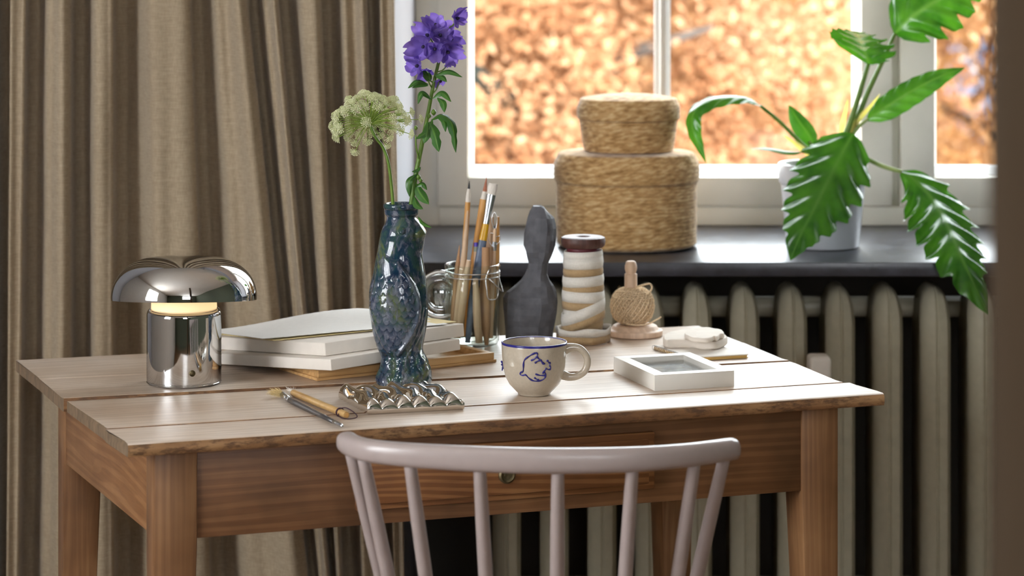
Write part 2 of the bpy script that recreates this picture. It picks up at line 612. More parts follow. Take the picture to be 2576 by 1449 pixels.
def jute(name):
    t = NT(name)
    t.p(Roughness=0.95)
    t.b.inputs['Specular IOR Level'].default_value = 0.1
    t.b.inputs['Sheen Weight'].default_value = 0.3
    a = t.n('ShaderNodeTexNoise', Scale=150.0, Detail=4.0)
    t.l(t.coord((0.4, 0.4, 1.3), (0.0, 0.18, 0)), a.inputs['Vector'])
    big = t.n('ShaderNodeTexNoise', Scale=22.0, Detail=3.0)
    t.l(t.coord((0.5, 0.5, 1.6)), big.inputs['Vector'])
    c = t.ramp(a.outputs['Fac'], [(0.3, lin(146, 110, 68)), (0.5, lin(190, 152, 102)), (0.68, lin(218, 188, 142))])
    c = t.mix(0.35, c, t.ramp(big.outputs['Fac'], [(0.35, (0.72, 0.66, 0.58, 1)), (0.65, (1, 1, 1, 1))]), 'MULTIPLY')
    t.l(c, t.b.inputs['Base Color'])
    t.bump(a.outputs['Fac'], 0.8, 0.0022)
    return t.m


M['jute'] = jute('woven_jute')

# ---------------------------------------------------------------- the room
RX0, RX1, RY0, RZ1 = -2.7, 2.7, -2.7, 2.85
WY = 4.5                                # inner face of the window wall
GY = 5.08                               # inner face of the window frame
NX0, NX1 = -0.196, 1.76                 # window niche
NZ1 = 2.35

struct(MB().box((0, 1.2, -0.05), (5.8, 8.2, 0.1)).build('floor', M['floor']), 'oak floor of the room under the table', 'floor')
struct(MB().box((0, 1.2, RZ1 + 0.05), (5.8, 8.2, 0.1)).build('ceiling', M['ceiling']), 'plain white ceiling above the room', 'ceiling')
w = MB()
w.prism([Vector((RX0 - .1, WY, 0)), Vector((-0.2107, WY, 0)), Vector((NX0, GY, 0)), Vector((NX0, 5.3, 0)), Vector((RX0 - .1, 5.3, 0))],
        [Vector((RX0 - .1, WY, RZ1)), Vector((-0.2107, WY, RZ1)), Vector((NX0, GY, RZ1)), Vector((NX0, 5.3, RZ1)), Vector((RX0 - .1, 5.3, RZ1))])
w.box(((NX1 + RX1 + .1) / 2, (WY + 5.3) / 2, RZ1 / 2), (RX1 + .1 - NX1, 5.3 - WY, RZ1))
w.box(((NX0 + NX1) / 2, (WY + 5.3) / 2, (NZ1 + RZ1) / 2), (NX1 - NX0 + .06, 5.3 - WY, RZ1 - NZ1))
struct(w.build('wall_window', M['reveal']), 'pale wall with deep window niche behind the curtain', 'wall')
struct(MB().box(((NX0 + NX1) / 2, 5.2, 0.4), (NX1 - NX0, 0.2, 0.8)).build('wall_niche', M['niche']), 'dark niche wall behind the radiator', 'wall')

# left and rear walls with a window opening each


def wall_with_opening(name, along, pos, a0, a1, o0, o1, z0, z1, label, thick=0.12):
    m = MB()
    for (p0, p1, q0, q1) in ((a0, o0, 0, RZ1), (o1, a1, 0, RZ1), (o0, o1, 0, z0), (o0, o1, z1, RZ1)):
        if along == 'y':
            m.box((pos, (p0 + p1) / 2, (q0 + q1) / 2), (thick, p1 - p0, q1 - q0))
        else:
            m.box(((p0 + p1) / 2, pos, (q0 + q1) / 2), (p1 - p0, thick, q1 - q0))
    return struct(m.build(name, M['greenwall' if name == 'wall_rear' else 'wall']), label, 'wall')


wall_with_opening('wall_left', 'y', RX0 - .06, RY0 - .1, WY, 0.5, 2.1, 0.9, 2.4, 'painted left wall with a tall window')
wall_with_opening('wall_rear', 'x', RY0 - .06, RX0, RX1, 0.1, 1.7, 1.5, 2.6, 'dark green rear wall with a high window')
struct(MB().box((RX1 + .06, 0.9, RZ1 / 2), (0.12, 7.2, RZ1)).build('wall_right', M['greenwall']), 'dark green painted right wall of the room', 'wall')
for nm, pts in (('window_2', [((RX0, y, 1.65), (0.05, 0.04, 1.5)) for y in (0.5, 1.03, 1.57, 2.1)] + [((RX0, 1.3, z), (0.05, 1.6, 0.04)) for z in (.9, 1.4, 1.9, 2.4)]),
                ('window_3', [((x, RY0, 2.05), (0.04, 0.05, 1.1)) for x in (0.1, 0.63, 1.17, 1.7)] + [((0.9, RY0, z), (1.6, 0.05, 0.04)) for z in (1.5, 2.05, 2.6)])):
    m = MB()
    for c_, s_ in pts:
        m.box(c_, s_)
    struct(m.build(nm, M['frame_paint'], origin=(pts[0][0][0], pts[0][0][1], .9)), 'white barred window of the %s wall' % ('left' if nm == 'window_2' else 'rear'), 'window')
# blurred brown door jamb close to the camera, at the right edge
JX = (2484 - 1288) * 1.32 / FPX
struct(MB().box((JX + 0.06, 1.26, RZ1 / 2), (0.12, 0.12, RZ1 - .004)).build('trim_1', M['brownwall'], bevel=0.004), 'brown door jamb at the right edge, out of focus', 'door jamb')

# ---- stone sill
sl = MB()
YF, YB = 4.5, 5.10
th = 0.0255
sl.prism([Vector((-0.42, YF, SILL_Z - th)), Vector((NX1, YF, SILL_Z - th)), Vector((NX1, YB, SILL_Z - th)), Vector((NX0, YB, SILL_Z - th)), Vector((-0.2107, WY, SILL_Z - th))],
         [Vector((-0.42, YF, SILL_Z)), Vector((NX1, YF, SILL_Z)), Vector((NX1, YB, SILL_Z)), Vector((NX0, YB, SILL_Z)), Vector((-0.2107, WY, SILL_Z))])
sl = MB()
sl.prism([Vector((-0.2105, YF, SILL_Z - th)), Vector((NX1, YF, SILL_Z - th)), Vector((NX1, YB, SILL_Z - th)), Vector((NX0, YB, SILL_Z - th))],
         [Vector((-0.2105, YF, SILL_Z)), Vector((NX1, YF, SILL_Z)), Vector((NX1, YB, SILL_Z)), Vector((NX0, YB, SILL_Z))])
struct(sl.build('window_sill', M['stone'], bevel=0.002), 'black polished stone window sill above the radiator', 'window sill')

# ---- window
k = GY / FPX
X = lambda px: (px - 1288) * k
Z = lambda py: CAM_Z - (py - HOR) * k
win = thing('window_1', (X(1670), GY, SILL_Z), 'cream painted double casement window over the stone sill', 'window')
win['kind'] = 'structure'
WT = 2.3
zr = Z(520)
of = MB()
of.box(((NX0 + X(1104)) / 2, GY + .05, (SILL_Z + WT) / 2), (X(1104) - NX0, 0.1, WT - SILL_Z))
of.box(((X(1104) + NX1 - .04) / 2, GY + .05, (SILL_Z + zr) / 2), (NX1 - .04 - X(1104), 0.1, zr - SILL_Z))
of.box(((NX0 + NX1) / 2, GY + .05, WT + .025), (NX1 - NX0, 0.1, 0.05))
of.box((NX1 - .02, GY + .05, (SILL_Z + WT) / 2), (0.04, 0.1, WT - SILL_Z))
of.box((X(2252), GY + .06, (zr + WT) / 2), (0.03, 0.08, WT - zr))
of.build('outer_frame', M['frame_paint'], win, bevel=0.003)


def casement(x0, x1, zb0, zb1, bars, gx0, gx1, hinge):
    """sash x0..x1 with glass gx0..gx1; bottom rail zb0..zb1 (z of the glass edge)"""
    sy = GY - 0.012
    s = MB()
    s.box(((x0 + gx0) / 2, sy + .025, (zb0 + WT) / 2), (gx0 - x0, 0.05, WT - zb0))
    s.box(((gx1 + x1) / 2, sy + .025, (zb0 + WT) / 2), (x1 - gx1, 0.05, WT - zb0))
    s.box(((gx0 + gx1) / 2, sy + .025, (zb0 + zb1) / 2), (gx1 - gx0, 0.05, zb1 - zb0))
    s.box(((gx0 + gx1) / 2, sy + .025, WT - .03), (gx1 - gx0, 0.05, 0.06))
    sash = s.build('sash', M['frame_paint'], win, bevel=0.003)
    bd = 0.0145
    b = MB()                                # sloped glazing bead behind the rail, lit by the sky
    yb0, yb1 = sy + .03, sy + .058
    def q(a, b_, c_, d_):
        b.add([a, b_, c_, d_], [(0, 1, 2, 3)])
    zt = WT - .06
    i0, i1, j0, j1 = gx0 + bd * .65, gx1 - bd * .65, zb1 + bd * 1.25, zt - bd
    q(Vector((gx0, yb0, zb1)), Vector((gx1, yb0, zb1)), Vector((i1, yb1, j0)), Vector((i0, yb1, j0)))
    q(Vector((gx0, yb0, zt)), Vector((gx1, yb0, zt)), Vector((i1, yb1, j1)), Vector((i0, yb1, j1)))
    q(Vector((gx0, yb0, zb1)), Vector((gx0, yb0, zt)), Vector((i0, yb1, j1)), Vector((i0, yb1, j0)))
    q(Vector((gx1, yb0, zb1)), Vector((gx1, yb0, zt)), Vector((i1, yb1, j1)), Vector((i1, yb1, j0)))
    b.build('glazing_bead', M['bead_paint'], sash, solid=0.004)
    for bx_ in bars:
        m_ = MB()
        m_.box((bx_, sy + .018, (zb1 + zt) / 2), (0.013, 0.036, zt - zb1))
        m_.box((bx_, sy + .043, (zb1 + zt) / 2), (0.033, 0.012, zt - zb1))
        m_.build('glazing_bar', M['bead_paint'], sash, bevel=0.002)
    xs = [gx0] + list(bars) + [gx1]
    for a, c_ in zip(xs, xs[1:]):
        MB().box(((a + c_) / 2, sy + .05, (zb1 + zt) / 2), (c_ - a - .004, 0.003, zt - zb1)).build('pane', M['pane'], sash)
    return sash


casement(X(1100), X(2243), Z(516), Z(444), [X(1668)], X(1178), X(2164), 0)
casement(X(2264), NX1 - .045, Z(516), Z(444), [X(2800)], X(2350), NX1 - .11, 1)

# ---------------------------------------------------------------- radiator
RY = 4.55
rad = thing('radiator', (P(1750, 900, RY).x, RY + .08, 0.0), 'olive grey cast iron column radiator under the stone sill', 'radiator')
rk = RY / FPX
RTOP = CAM_Z - (727 - HOR) * rk
RBOT = 0.12


def radiator_section():
    """one section: two front/rear columns joined at rounded top and bottom, ridge line along the casting seam"""
    m = MB()
    half = 36.0 * rk
    dep = 0.15
    zs = []
    n = 12
    rings_ = []
    H = RTOP - RBOT
    for i in range(n + 1):                # bottom arch
        a = -PI / 2 + PI / 2 * i / n
        zs.append((0.055 + 0.055 * math.sin(a), 1 - (1 - math.cos(a)) * 0.85))
    zs = zs[1:]
    prof = [(z, wv) for z, wv in zs] + [(H * .5, 1.0)]
    for i in range(n + 1):
        a = PI / 2 * i / n
        prof.append((H - 0.075 + 0.075 * math.sin(a), max(0.1, math.cos(a) ** 0.75)))
    for z, wv in prof:
        hw = half * wv
        inset = (1 - wv) * 0.05
        # cross-section: front ridge at x=+0.06 half, flattened oval
        y0, y1 = inset, dep - inset
        ring = [Vector((-hw * .55, y0 + .010, z)), Vector((-hw * .12, y0 + .002, z)), Vector((hw * .05, y0 + .0045, z)), Vector((hw * .14, y0, z)), Vector((hw * .7, y0 + .003, z)),
                Vector((hw, y0 + .016, z)), Vector((hw * .9, (y0 + y1) / 2, z)), Vector((hw, y1 - .016, z)), Vector((hw * .6, y1, z)),
                Vector((-hw * .6, y1, z)), Vector((-hw, y1 - .016, z)), Vector((-hw * .9, (y0 + y1) / 2, z)), Vector((-hw, y0 + .026, z))]
        rings_.append([Vector((0, 0, RBOT)) + v for v in ring])
    m.rings(rings_)
    return m


base = OFF[rad.name]
sec0 = radiator_section()
sec0.v = [v + Vector((base.x, RY, 0)) for v in sec0.v]
first = sec0.build('section', M['radiator'], rad, smooth='auto')
pitch_px = 120.5
cols = [2359 + pitch_px * kk for kk in range(-9, 5)]
for kk, px in enumerate(cols):
    x = (px - 1288) * rk - base.x
    if kk == 0:
        first.location.x = x
    else:
        part_copy(first, rad, (x, 0, 0))
hub = MB()
for z in (RTOP - 0.052, RBOT + .07):
    hub.tube([((cols[0] - 1288) * rk, RY + .14, z), ((cols[-1] - 1288) * rk, RY + .14, z)], 0.02, 14)
hub.build('connecting_pipe', M['radiator'], rad, smooth=True)
vc = P(2063, 915, 4.42)
v = MB()
v.box((vc.x, 4.44, vc.z - .02), (0.040, 0.05, 0.065))
valve = v.build('valve_cap', M['box_white'], rad, bevel=0.008, seg=3)
tag(valve, 'pale square valve cap in front of the radiator')
MB().tube([(vc.x, 4.44, vc.z - .05), (vc.x, 4.44, 0.2), (vc.x, 4.6, 0.19)], 0.009, 10).build('valve_pipe', M['radiator'], valve, smooth=True)

# ---------------------------------------------------------------- curtain
CY = 4.36
# pleat edges: (pixel at row 0, pixel at row 800); sharp right-hand folds overlapping the next pleat
edges = [(-190, -190), (-95, -100), (4, 4), (76, 66), (190, 190), (294, 296), (486, 514), (628, 712), (706, 778), (812, 842), (926, 950), (994, 1008)]


def curtain_pt(u, vv):
    z = 0.02 + vv * (2.72 - 0.02)
    ke = CY / FPX
    row = HOR + (CAM_Z - z) / ke
    tt = max(-0.9, min(1.9, row / 800.0))
    n = len(edges) - 1
    f = u * n
    i = min(int(f), n - 1)
    t = f - i
    ex = lambda j: edges[j][0] + (edges[j][1] - edges[j][0]) * tt
    a, b = ex(i), ex(i + 1)
    wpx = b - a
    # inside a pleat: starts deep behind, swings forward to a soft ridge, folds back under at the end
    back = 0.10
    dark = min(34.0 + 0.10 * wpx, wpx * 0.42)
    if t < 0.25:                                      # hidden return behind the previous ridge
        s = t / 0.25
        x = a - 14 * math.sin(PI * min(1, s * 1.0)) * 0.7 + dark * sstep(0.3, 1, s) * 0.5
        y = 0.012 + back * math.sin(PI * 0.5 * s) ** 1.0
        y = interp(s, [(0, 0.0), (0.15, 0.02), (0.5, 0.07), (0.8, 0.082), (1, 0.07)])
    else:
        s = (t - 0.25) / 0.75
        x0 = a + dark * 0.5
        x = x0 + (b - x0) * s
        y = 0.07 * (1 - sstep(0.0, 0.45, s)) + 0.016 * math.sin(PI * 2 * s * (1 + .35 * math.sin(i * 2.3)) + i * 1.7) * sstep(.2, .5, s) * (1 - sstep(.85, 1, s)) - 0.012 * sstep(.6, .95, s) + 0.012 * sstep(.93, 1, s)
    y += 0.006 * noise.noise(Vector((x * 0.012, vv * 5, 3.3))) + 0.005 * noise.noise(Vector((x * 0.03, vv * 12, 9.3)))
    # straightened from the slight slope of the folds, amplitude grows towards the hem
    amp = 0.8 + 0.35 * (1 - vv)
    return Vector(((x - 1288) * ke, CY - 0.045 + y * amp, z))


cu = MB()
cu.grid(330, 90, curtain_pt)
co = cu.build('curtain', M['curtain'], smooth=True, origin=(-0.6, CY, 0.02), solid=0.0015)
tag(co, 'beige linen floor-length curtain hanging in deep folds left of the window', 'curtain')
rod = thing('curtain_rod', (-0.6, CY - .02, 2.74), 'thin dark curtain rod above the linen curtain', 'curtain rod')
MB().tube([(-1.15, CY, 2.735), (0.05, CY, 2.735)], 0.012, 12).build('rod', M['wire'], rod, smooth=True)
for bx_ in (-1.1, 0.0):
    MB().tube([(bx_, CY, 2.735), (bx_, WY - .001, 2.735)], 0.008, 8).build('bracket', M['wire'], rod, smooth=True)

# ---------------------------------------------------------------- table
tbl = thing('wooden_table', (-0.05, 3.72, 0), 'old scrubbed pine table with drawer and tapered legs', 'table')
TH = 0.017
FL, FR = T(322, 1118), T(2225, 990)
BL, BR = T(40, 905), T(1755, 818)
seamB = (T(265, 1080), T(2136, 962))
seamA = (T(168, 1006), T(1985, 908))
seamC = (T(101, 954), T(1868, 861))
RM = Matrix.Rotation(THETA, 3, 'Z')
U = RM @ Vector((1, 0, 0))
V = RM @ Vector((0, 1, 0))


def board(l0, r0, l1, r1, gap0, gap1, dz=0.0, front=False, cup0=(0, 0), cup1=(0, 0)):
    """l0-r0 near edge, l1-r1 far edge; cup0/cup1: rise of the near/far arris at the left and right end"""
    m = MB()
    nx = 60
    seed = random.random() * 50
    near, far, c0, c1 = [], [], [], []
    for i in range(nx + 1):
        t = i / nx
        wv = 0.0018 * noise.noise(Vector((t * 9, seed, 0))) if front else 0.0006 * noise.noise(Vector((t * 7, seed, 0)))
        near.append(l0.lerp(r0, t) + V * (gap0 + wv))
        far.append(l1.lerp(r1, t) - V * (gap1 + 0.0006 * noise.noise(Vector((t * 7, seed + 9, 0)))))
        c0.append(cup0[0] + (cup0[1] - cup0[0]) * t + .0003 * noise.noise(Vector((t * 6, seed, 4))) * (1 if cup0[0] else 0))
        c1.append(cup1[0] + (cup1[1] - cup1[0]) * t)
    rn = 0.005 if front else 0.0012           # worn round-over of the arris
    zz = lambda v: Vector((0, 0, v))
    rows = [[p - zz(TH) + V * .002 for p in near], [p - zz(TH * .75) for p in near], [p - zz(rn - c) for p, c in zip(near, c0)],
            [p + V * rn * .35 - zz(rn * .3 - c) for p, c in zip(near, c0)], [p + V * rn + zz(c) for p, c in zip(near, c0)],
            [p + V * .012 + zz(c * .35) for p, c in zip(near, c0)], [p + V * .024 for p in near],
            [p - V * .024 for p in far], [p - V * .010 + zz(c * .4) for p, c in zip(far, c1)],
            [p - V * .0012 + zz(c) for p, c in zip(far, c1)], [p - zz(.0012 - c) for p, c in zip(far, c1)], [p - zz(TH) for p in far]]
    vs = [p + zz(dz) for r in rows for p in r]
    n1 = nx + 1
    fs = []
    for a in range(len(rows)):
        b = (a + 1) % len(rows)
        for i in range(nx):
            fs.append((a * n1 + i, a * n1 + i + 1, b * n1 + i + 1, b * n1 + i))
    fs.append(tuple(a * n1 for a in range(len(rows))))
    fs.append(tuple(reversed([a * n1 + nx for a in range(len(rows))])))
    m.add(vs, fs)
    o = m.build('tabletop_plank', M['top'], tbl, smooth='auto')
    o.data.materials.append(M['edge'])
    o.data.materials.append(M['end_grain'])
    for pl in o.data.polygons:
        if len(pl.vertices) > 4:
            pl.material_index = 2
        elif abs(pl.normal.z) < 0.45:
            pl.material_index = 1
    return o


g = 0.0004
board(FL, FR, seamB[0], seamB[1], 0, .0007, 0.0, True)
board(seamB[0] + U * .002, seamB[1] - U * .010, seamA[0], seamA[1], .0007, 0.0017, 0.0, cup0=(.0012, .0008), cup1=(-.0014, -.0006))
board(seamA[0] - U * .004, seamA[1], seamC[0], seamC[1], 0.0017, g, -0.0004, cup0=(.0030, .0014))
board(seamC[0], seamC[1], BL, BR, g, 0, -0.0006)

FLc = Vector((-0.467, 3.27, 0))
FRc = FLc + U * 0.988
LW = 0.057
vL = Vector((-0.372, 0.928, 0)).normalized()
D = 0.53
BLc = FLc + vL * D - U * .009
BRc = FRc - U * LW + V * D + U * LW
AZ0, AZ1 = 0.614, TZ - TH - .0008


def leg(corner, inx, iny):
    """corner = outer front-left of the square top block (world), tapered on the inner sides"""
    m = MB()
    rows = []
    for z, s0 in ((0, 0.62), (AZ0 - .01, 1.0), (AZ1, 1.0)):
        w_ = LW * s0
        x0 = 0 if inx > 0 else LW - w_
        y0 = 0 if iny > 0 else LW - w_
        rows.append([corner + U * a + V * b + Vector((0, 0, z)) for a, b in ((x0, y0), (x0 + w_, y0), (x0 + w_, y0 + w_), (x0, y0 + w_))])
    m.rings(rows)
    return m.build('leg', M['leg'], tbl, bevel=0.0022)


leg(FLc, 1, 1)
leg(FRc - U * LW, -1, 1)
leg(BLc, 1, -1)
leg(BRc - U * LW, -1, -1)


def slab(a, b, thick, z0, z1, inward, name, m_, bev=0.0012, parent=None):
    n = inward.normalized() * thick
    m = MB()
    A, B = Vector((a.x, a.y, 0)), Vector((b.x, b.y, 0))
    m.prism([A + Vector((0, 0, z0)), B + Vector((0, 0, z0)), B + n + Vector((0, 0, z0)), A + n + Vector((0, 0, z0))],
            [A + Vector((0, 0, z1)), B + Vector((0, 0, z1)), B + n + Vector((0, 0, z1)), A + n + Vector((0, 0, z1))])
    return m.build(name, m_, parent or tbl, bevel=bev)


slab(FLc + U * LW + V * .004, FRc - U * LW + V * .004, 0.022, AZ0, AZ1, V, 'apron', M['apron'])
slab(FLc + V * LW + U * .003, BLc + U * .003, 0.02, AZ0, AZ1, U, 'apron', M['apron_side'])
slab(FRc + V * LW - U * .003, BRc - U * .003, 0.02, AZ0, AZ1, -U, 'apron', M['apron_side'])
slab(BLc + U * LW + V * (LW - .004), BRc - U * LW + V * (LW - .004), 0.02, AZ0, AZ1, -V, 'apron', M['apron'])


def on_front(px, off):                    # point of the front apron plane under a pixel column
    p0 = FLc + V * off
    n = V
    q = ray_plane(px, 1200, p0, n)
    return Vector((q.x, q.y, 0))


da, db = on_front(893, .004), on_front(1643, .004)
drw = slab(da - V * .008, db - V * .008, 0.011, 0.6345, 0.7145, V, 'drawer', M['drawer'], bev=0.003)
slab(da + U * .011 - V * .0135, db - U * .011 - V * .0135, 0.0055, 0.6435, 0.7055, V, 'drawer_panel', M['drawer'], bev=0.002, parent=drw)
kc = on_front(1275, -.0102)
MB().lathe([(0.0001, .004), (.004, .0045), (.0045, .003), (.008, .003), (.0095, .004), (.012, .002), (.012, -.001)], kc + Vector((0, 0, 0.671)), 28,
           R=Matrix.Rotation(THETA, 3, 'Z') @ Matrix.Rotation(PI / 2, 3, 'X')).build('keyhole_plate', M['brass'], drw, smooth='auto')

# ---------------------------------------------------------------- chair
ch = thing('spindle_chair', (0.03, 3.1, 0), 'pinkish grey lacquered spindle-back chair pushed up to the table', 'chair')
RZ = 0.785


def rail_pt(px, py):
    return T(px, py, RZ)


rp = [rail_pt(x, y) for x, y in ((868, 1108), (884, 1120), (925, 1133), (1010, 1143), (1150, 1152), (1300, 1158), (1450, 1159), (1600, 1155), (1720, 1146), (1790, 1137), (1835, 1130), (1858, 1126))]
cen = spline(rp, 60)
r_ = MB()
rings_ = []
nn = 20
for i, p in enumerate(cen):
    t = i / 60
    tg = (cen[min(60, i + 1)] - cen[max(0, i - 1)]).normalized()
    out = tg.cross(Vector((0, 0, 1))).normalized()
    e = min(t, 1 - t)
    endf = math.sqrt(max(0.0, 1 - (1 - min(1, e / 0.022)) ** 2)) * .999 + .001
    hz = (0.0128 + 0.0025 * math.sin(PI * t)) * (0.35 + .65 * endf) if e < .022 else 0.0128 + 0.0025 * math.sin(PI * t)
    hy = (0.0105 + .003 * math.exp(-((e / .12) ** 2))) * (0.25 + .75 * endf)
    ring = []
    for kq in range(nn):
        a = 2 * PI * kq / nn
        cx_, sx_ = math.cos(a), math.sin(a)
        ring.append(p + out * hy * (abs(cx_) ** .8) * (1 if cx_ >= 0 else -1) + Vector((0, 0, hz * (abs(sx_) ** .8) * (1 if sx_ >= 0 else -1))))
    rings_.append(ring)
r_.rings(rings_)
r_.build('top_rail', M['chair'], ch, smooth=True)
SEATZ = 0.44
sp = [((878, 1120), 1031, 3.19), ((909, 1130), 1046, 3.14), ((1028, 1144), 1119, 3.105), ((1205, 1154), 1242, 3.09), ((1403, 1159), 1400, 3.085),
      ((1592, 1155), 1550, 3.09), ((1750, 1143), 1656, 3.12), ((1826, 1132), 1683, 3.17)]
for (tp, bx_, by_) in sp:
    a = rail_pt(*tp)
    b = Vector(((bx_ - 1288) * by_ / FPX, by_, SEATZ))
    n = 12
    pts = [a.lerp(b, i / n) for i in range(n + 1)]
    MB().tube(pts, [0.0072 + 0.0016 * math.sin(PI * min(1, i / n * 1.2)) for i in range(n + 1)], 14).build('spindle', M['chair'], ch, smooth=True)
seat = MB()
sr = []
sc_ = Vector((0.02, 3.29, SEATZ))
for z, s0 in ((-.018, .9), (-.012, .98), (0, 1.0), (.006, .985), (.008, .95)):
    sr.append([sc_ + Vector((0.215 * s0 * math.copysign(abs(math.cos(a)) ** .6, math.cos(a)), 0.21 * s0 * math.copysign(abs(math.sin(a)) ** .6, math.sin(a)), z)) for a in [2 * PI * i / 40 for i in range(40)]])
seat.rings(sr)
seat.build('seat', M['chair'], ch, smooth='auto')
for sx_ in (-1, 1):
    for sy_ in (-1, 1):
        MB().tube([sc_ + Vector((sx_ * .15, sy_ * .14, -.01)), sc_ + Vector((sx_ * .185, sy_ * .18, -.22)), sc_ + Vector((sx_ * .22, sy_ * .21, -SEATZ))], [.012, .017, .011], 14).build('leg', M['chair'], ch, smooth=True)
    MB().tube([sc_ + Vector((sx_ * .182, -.175, -.2)), sc_ + Vector((sx_ * .182, .175, -.2))], .009, 10).build('stretcher', M['chair'], ch, smooth=True)
MB().tube([sc_ + Vector((-.182, 0, -.2)), sc_ + Vector((.182, 0, -.2))], .009, 10).build('stretcher', M['chair'], ch, smooth=True)

# ---------------------------------------------------------------- mushroom lamp
lc = T(463, 962)
lamp = thing('table_lamp', lc, 'chrome mushroom table lamp glowing on the left of the table', 'lamp')
R0 = 0.0547
prof = [(R0 - .002, 0.0), (R0, .002), (R0, .0025), (R0 - .0006, .003), (R0 - .0006, .0042), (R0, .0048), (R0, .100)]
for i in range(1, 9):
    a = PI / 2 * i / 8
    prof.append((R0 - .006 + .006 * math.cos(a), .100 + .009 * math.sin(a)))
prof += [(R0 - .012, .109)]
MB().lathe(prof, lc, 72).build('body', M['chrome'], lamp, smooth='auto')
em = NT('warm_diffuser')
em.p(Roughness=0.6)
em.b.inputs['Base Color'].default_value = lin(255, 232, 200)
em.b.inputs['Emission Color'].default_value = (1.0, 0.66, 0.32, 1)
em.b.inputs['Emission Strength'].default_value = 0.95
MB().lathe([(R0 - .0075, .1085), (R0 - .0065, .110), (R0 - .0068, .118), (R0 - .009, .126), (R0 - .014, .134), (R0 - .022, .140)], lc, 56).build('diffuser', em.m, lamp, smooth=True)
S0 = 0.1064
zs = 0.1215
sh = [(S0, 0.0), (S0 + .0003, .006)]
for i in range(1, 19):
    a = PI / 2 * i / 18
    sh.append((S0 * max(.0005, math.cos(a)) ** 0.62, .006 + .059 * math.sin(a) ** 1.05))
inner = [(max(.0004, r - .0015), z - .0015) for r, z in reversed(sh)]
inner[-1] = (S0 - .0015, 0.0)
MB().lathe(sh + inner + [(S0, 0)], lc + Vector((0, 0, zs)), 96, cap0=False, cap1=False, R=Matrix.Rotation(math.radians(-5.8), 3, 'X')).build('lamp_shade', M['chrome'], lamp, smooth='auto')
bt = P(483, 940, lc.y - R0 * .985)
Rb = Matrix.Rotation(math.atan2(bt.x - lc.x, lc.y - bt.y), 3, 'Z') @ Matrix.Rotation(PI / 2, 3, 'X')
bb = lc + Vector((bt.x - lc.x, -math.sqrt(R0 ** 2 - (bt.x - lc.x) ** 2), bt.z - TZ))
MB().lathe([(.0046, -.001), (.0046, .0012), (.0036, .0018), (.0034, .0008), (.0024, .0012), (.0003, .0016)], bb, 24, R=Rb).build('touch_button', M['brass'], lamp, smooth='auto')

# ---------------------------------------------------------------- parrot vase
VY = 3.673
vk = VY / FPX
vc = T(1018, 965)
vase = thing('parrot_vase', vc, 'blue green glazed ceramic parrot-shaped vase holding two cut flowers', 'vase')
left_t = [(536, 967), (548, 968), (556, 973), (570, 969), (585, 962), (600, 957), (640, 950), (670, 944), (700, 938), (740, 930), (780, 929), (820, 934), (860, 941), (890, 951), (905, 957), (925, 958), (940, 953), (955, 946), (968, 944)]
right_t = [(536, 1053), (548, 1052), (556, 1046), (566, 1054), (580, 1063), (596, 1069), (615, 1063), (640, 1061), (670, 1065), (700, 1070), (740, 1075), (780, 1077), (820, 1075), (860, 1069), (885, 1064), (900, 1066), (920, 1076), (940, 1083), (955, 1087), (968, 1086)]


def seg_dist(p, pts):
    best = 1e9
    for (ax, ay), (bx_, by_) in zip(pts, pts[1:]):
        dx, dy = bx_ - ax, by_ - ay
        t = max(0, min(1, ((p[0] - ax) * dx + (p[1] - ay) * dy) / (dx * dx + dy * dy)))
        best = min(best, math.hypot(p[0] - ax - t * dx, p[1] - ay - t * dy))
    return best


def in_poly(x, y, poly):
    c = False
    n = len(poly)
    for i in range(n):
        (x0, y0), (x1, y1) = poly[i], poly[i - 1]
        if (y0 > y) != (y1 > y) and x < (x1 - x0) * (y - y0) / (y1 - y0) + x0:
            c = not c
    return c


wing = [(944, 720), (950, 680), (960, 656), (972, 650), (984, 660), (1000, 664), (1018, 685), (1040, 718), (1053, 750), (1057, 780), (1052, 815), (1040, 850), (1022, 880), (1004, 900), (1000, 885), (985, 895), (968, 880), (950, 840), (936, 800), (934, 760)]
wing_edge = [(1004, 666), (1022, 690), (1040, 718), (1051, 748), (1054, 780), (1048, 815), (1036, 845), (1018, 876), (1004, 896)]
relief_list = []


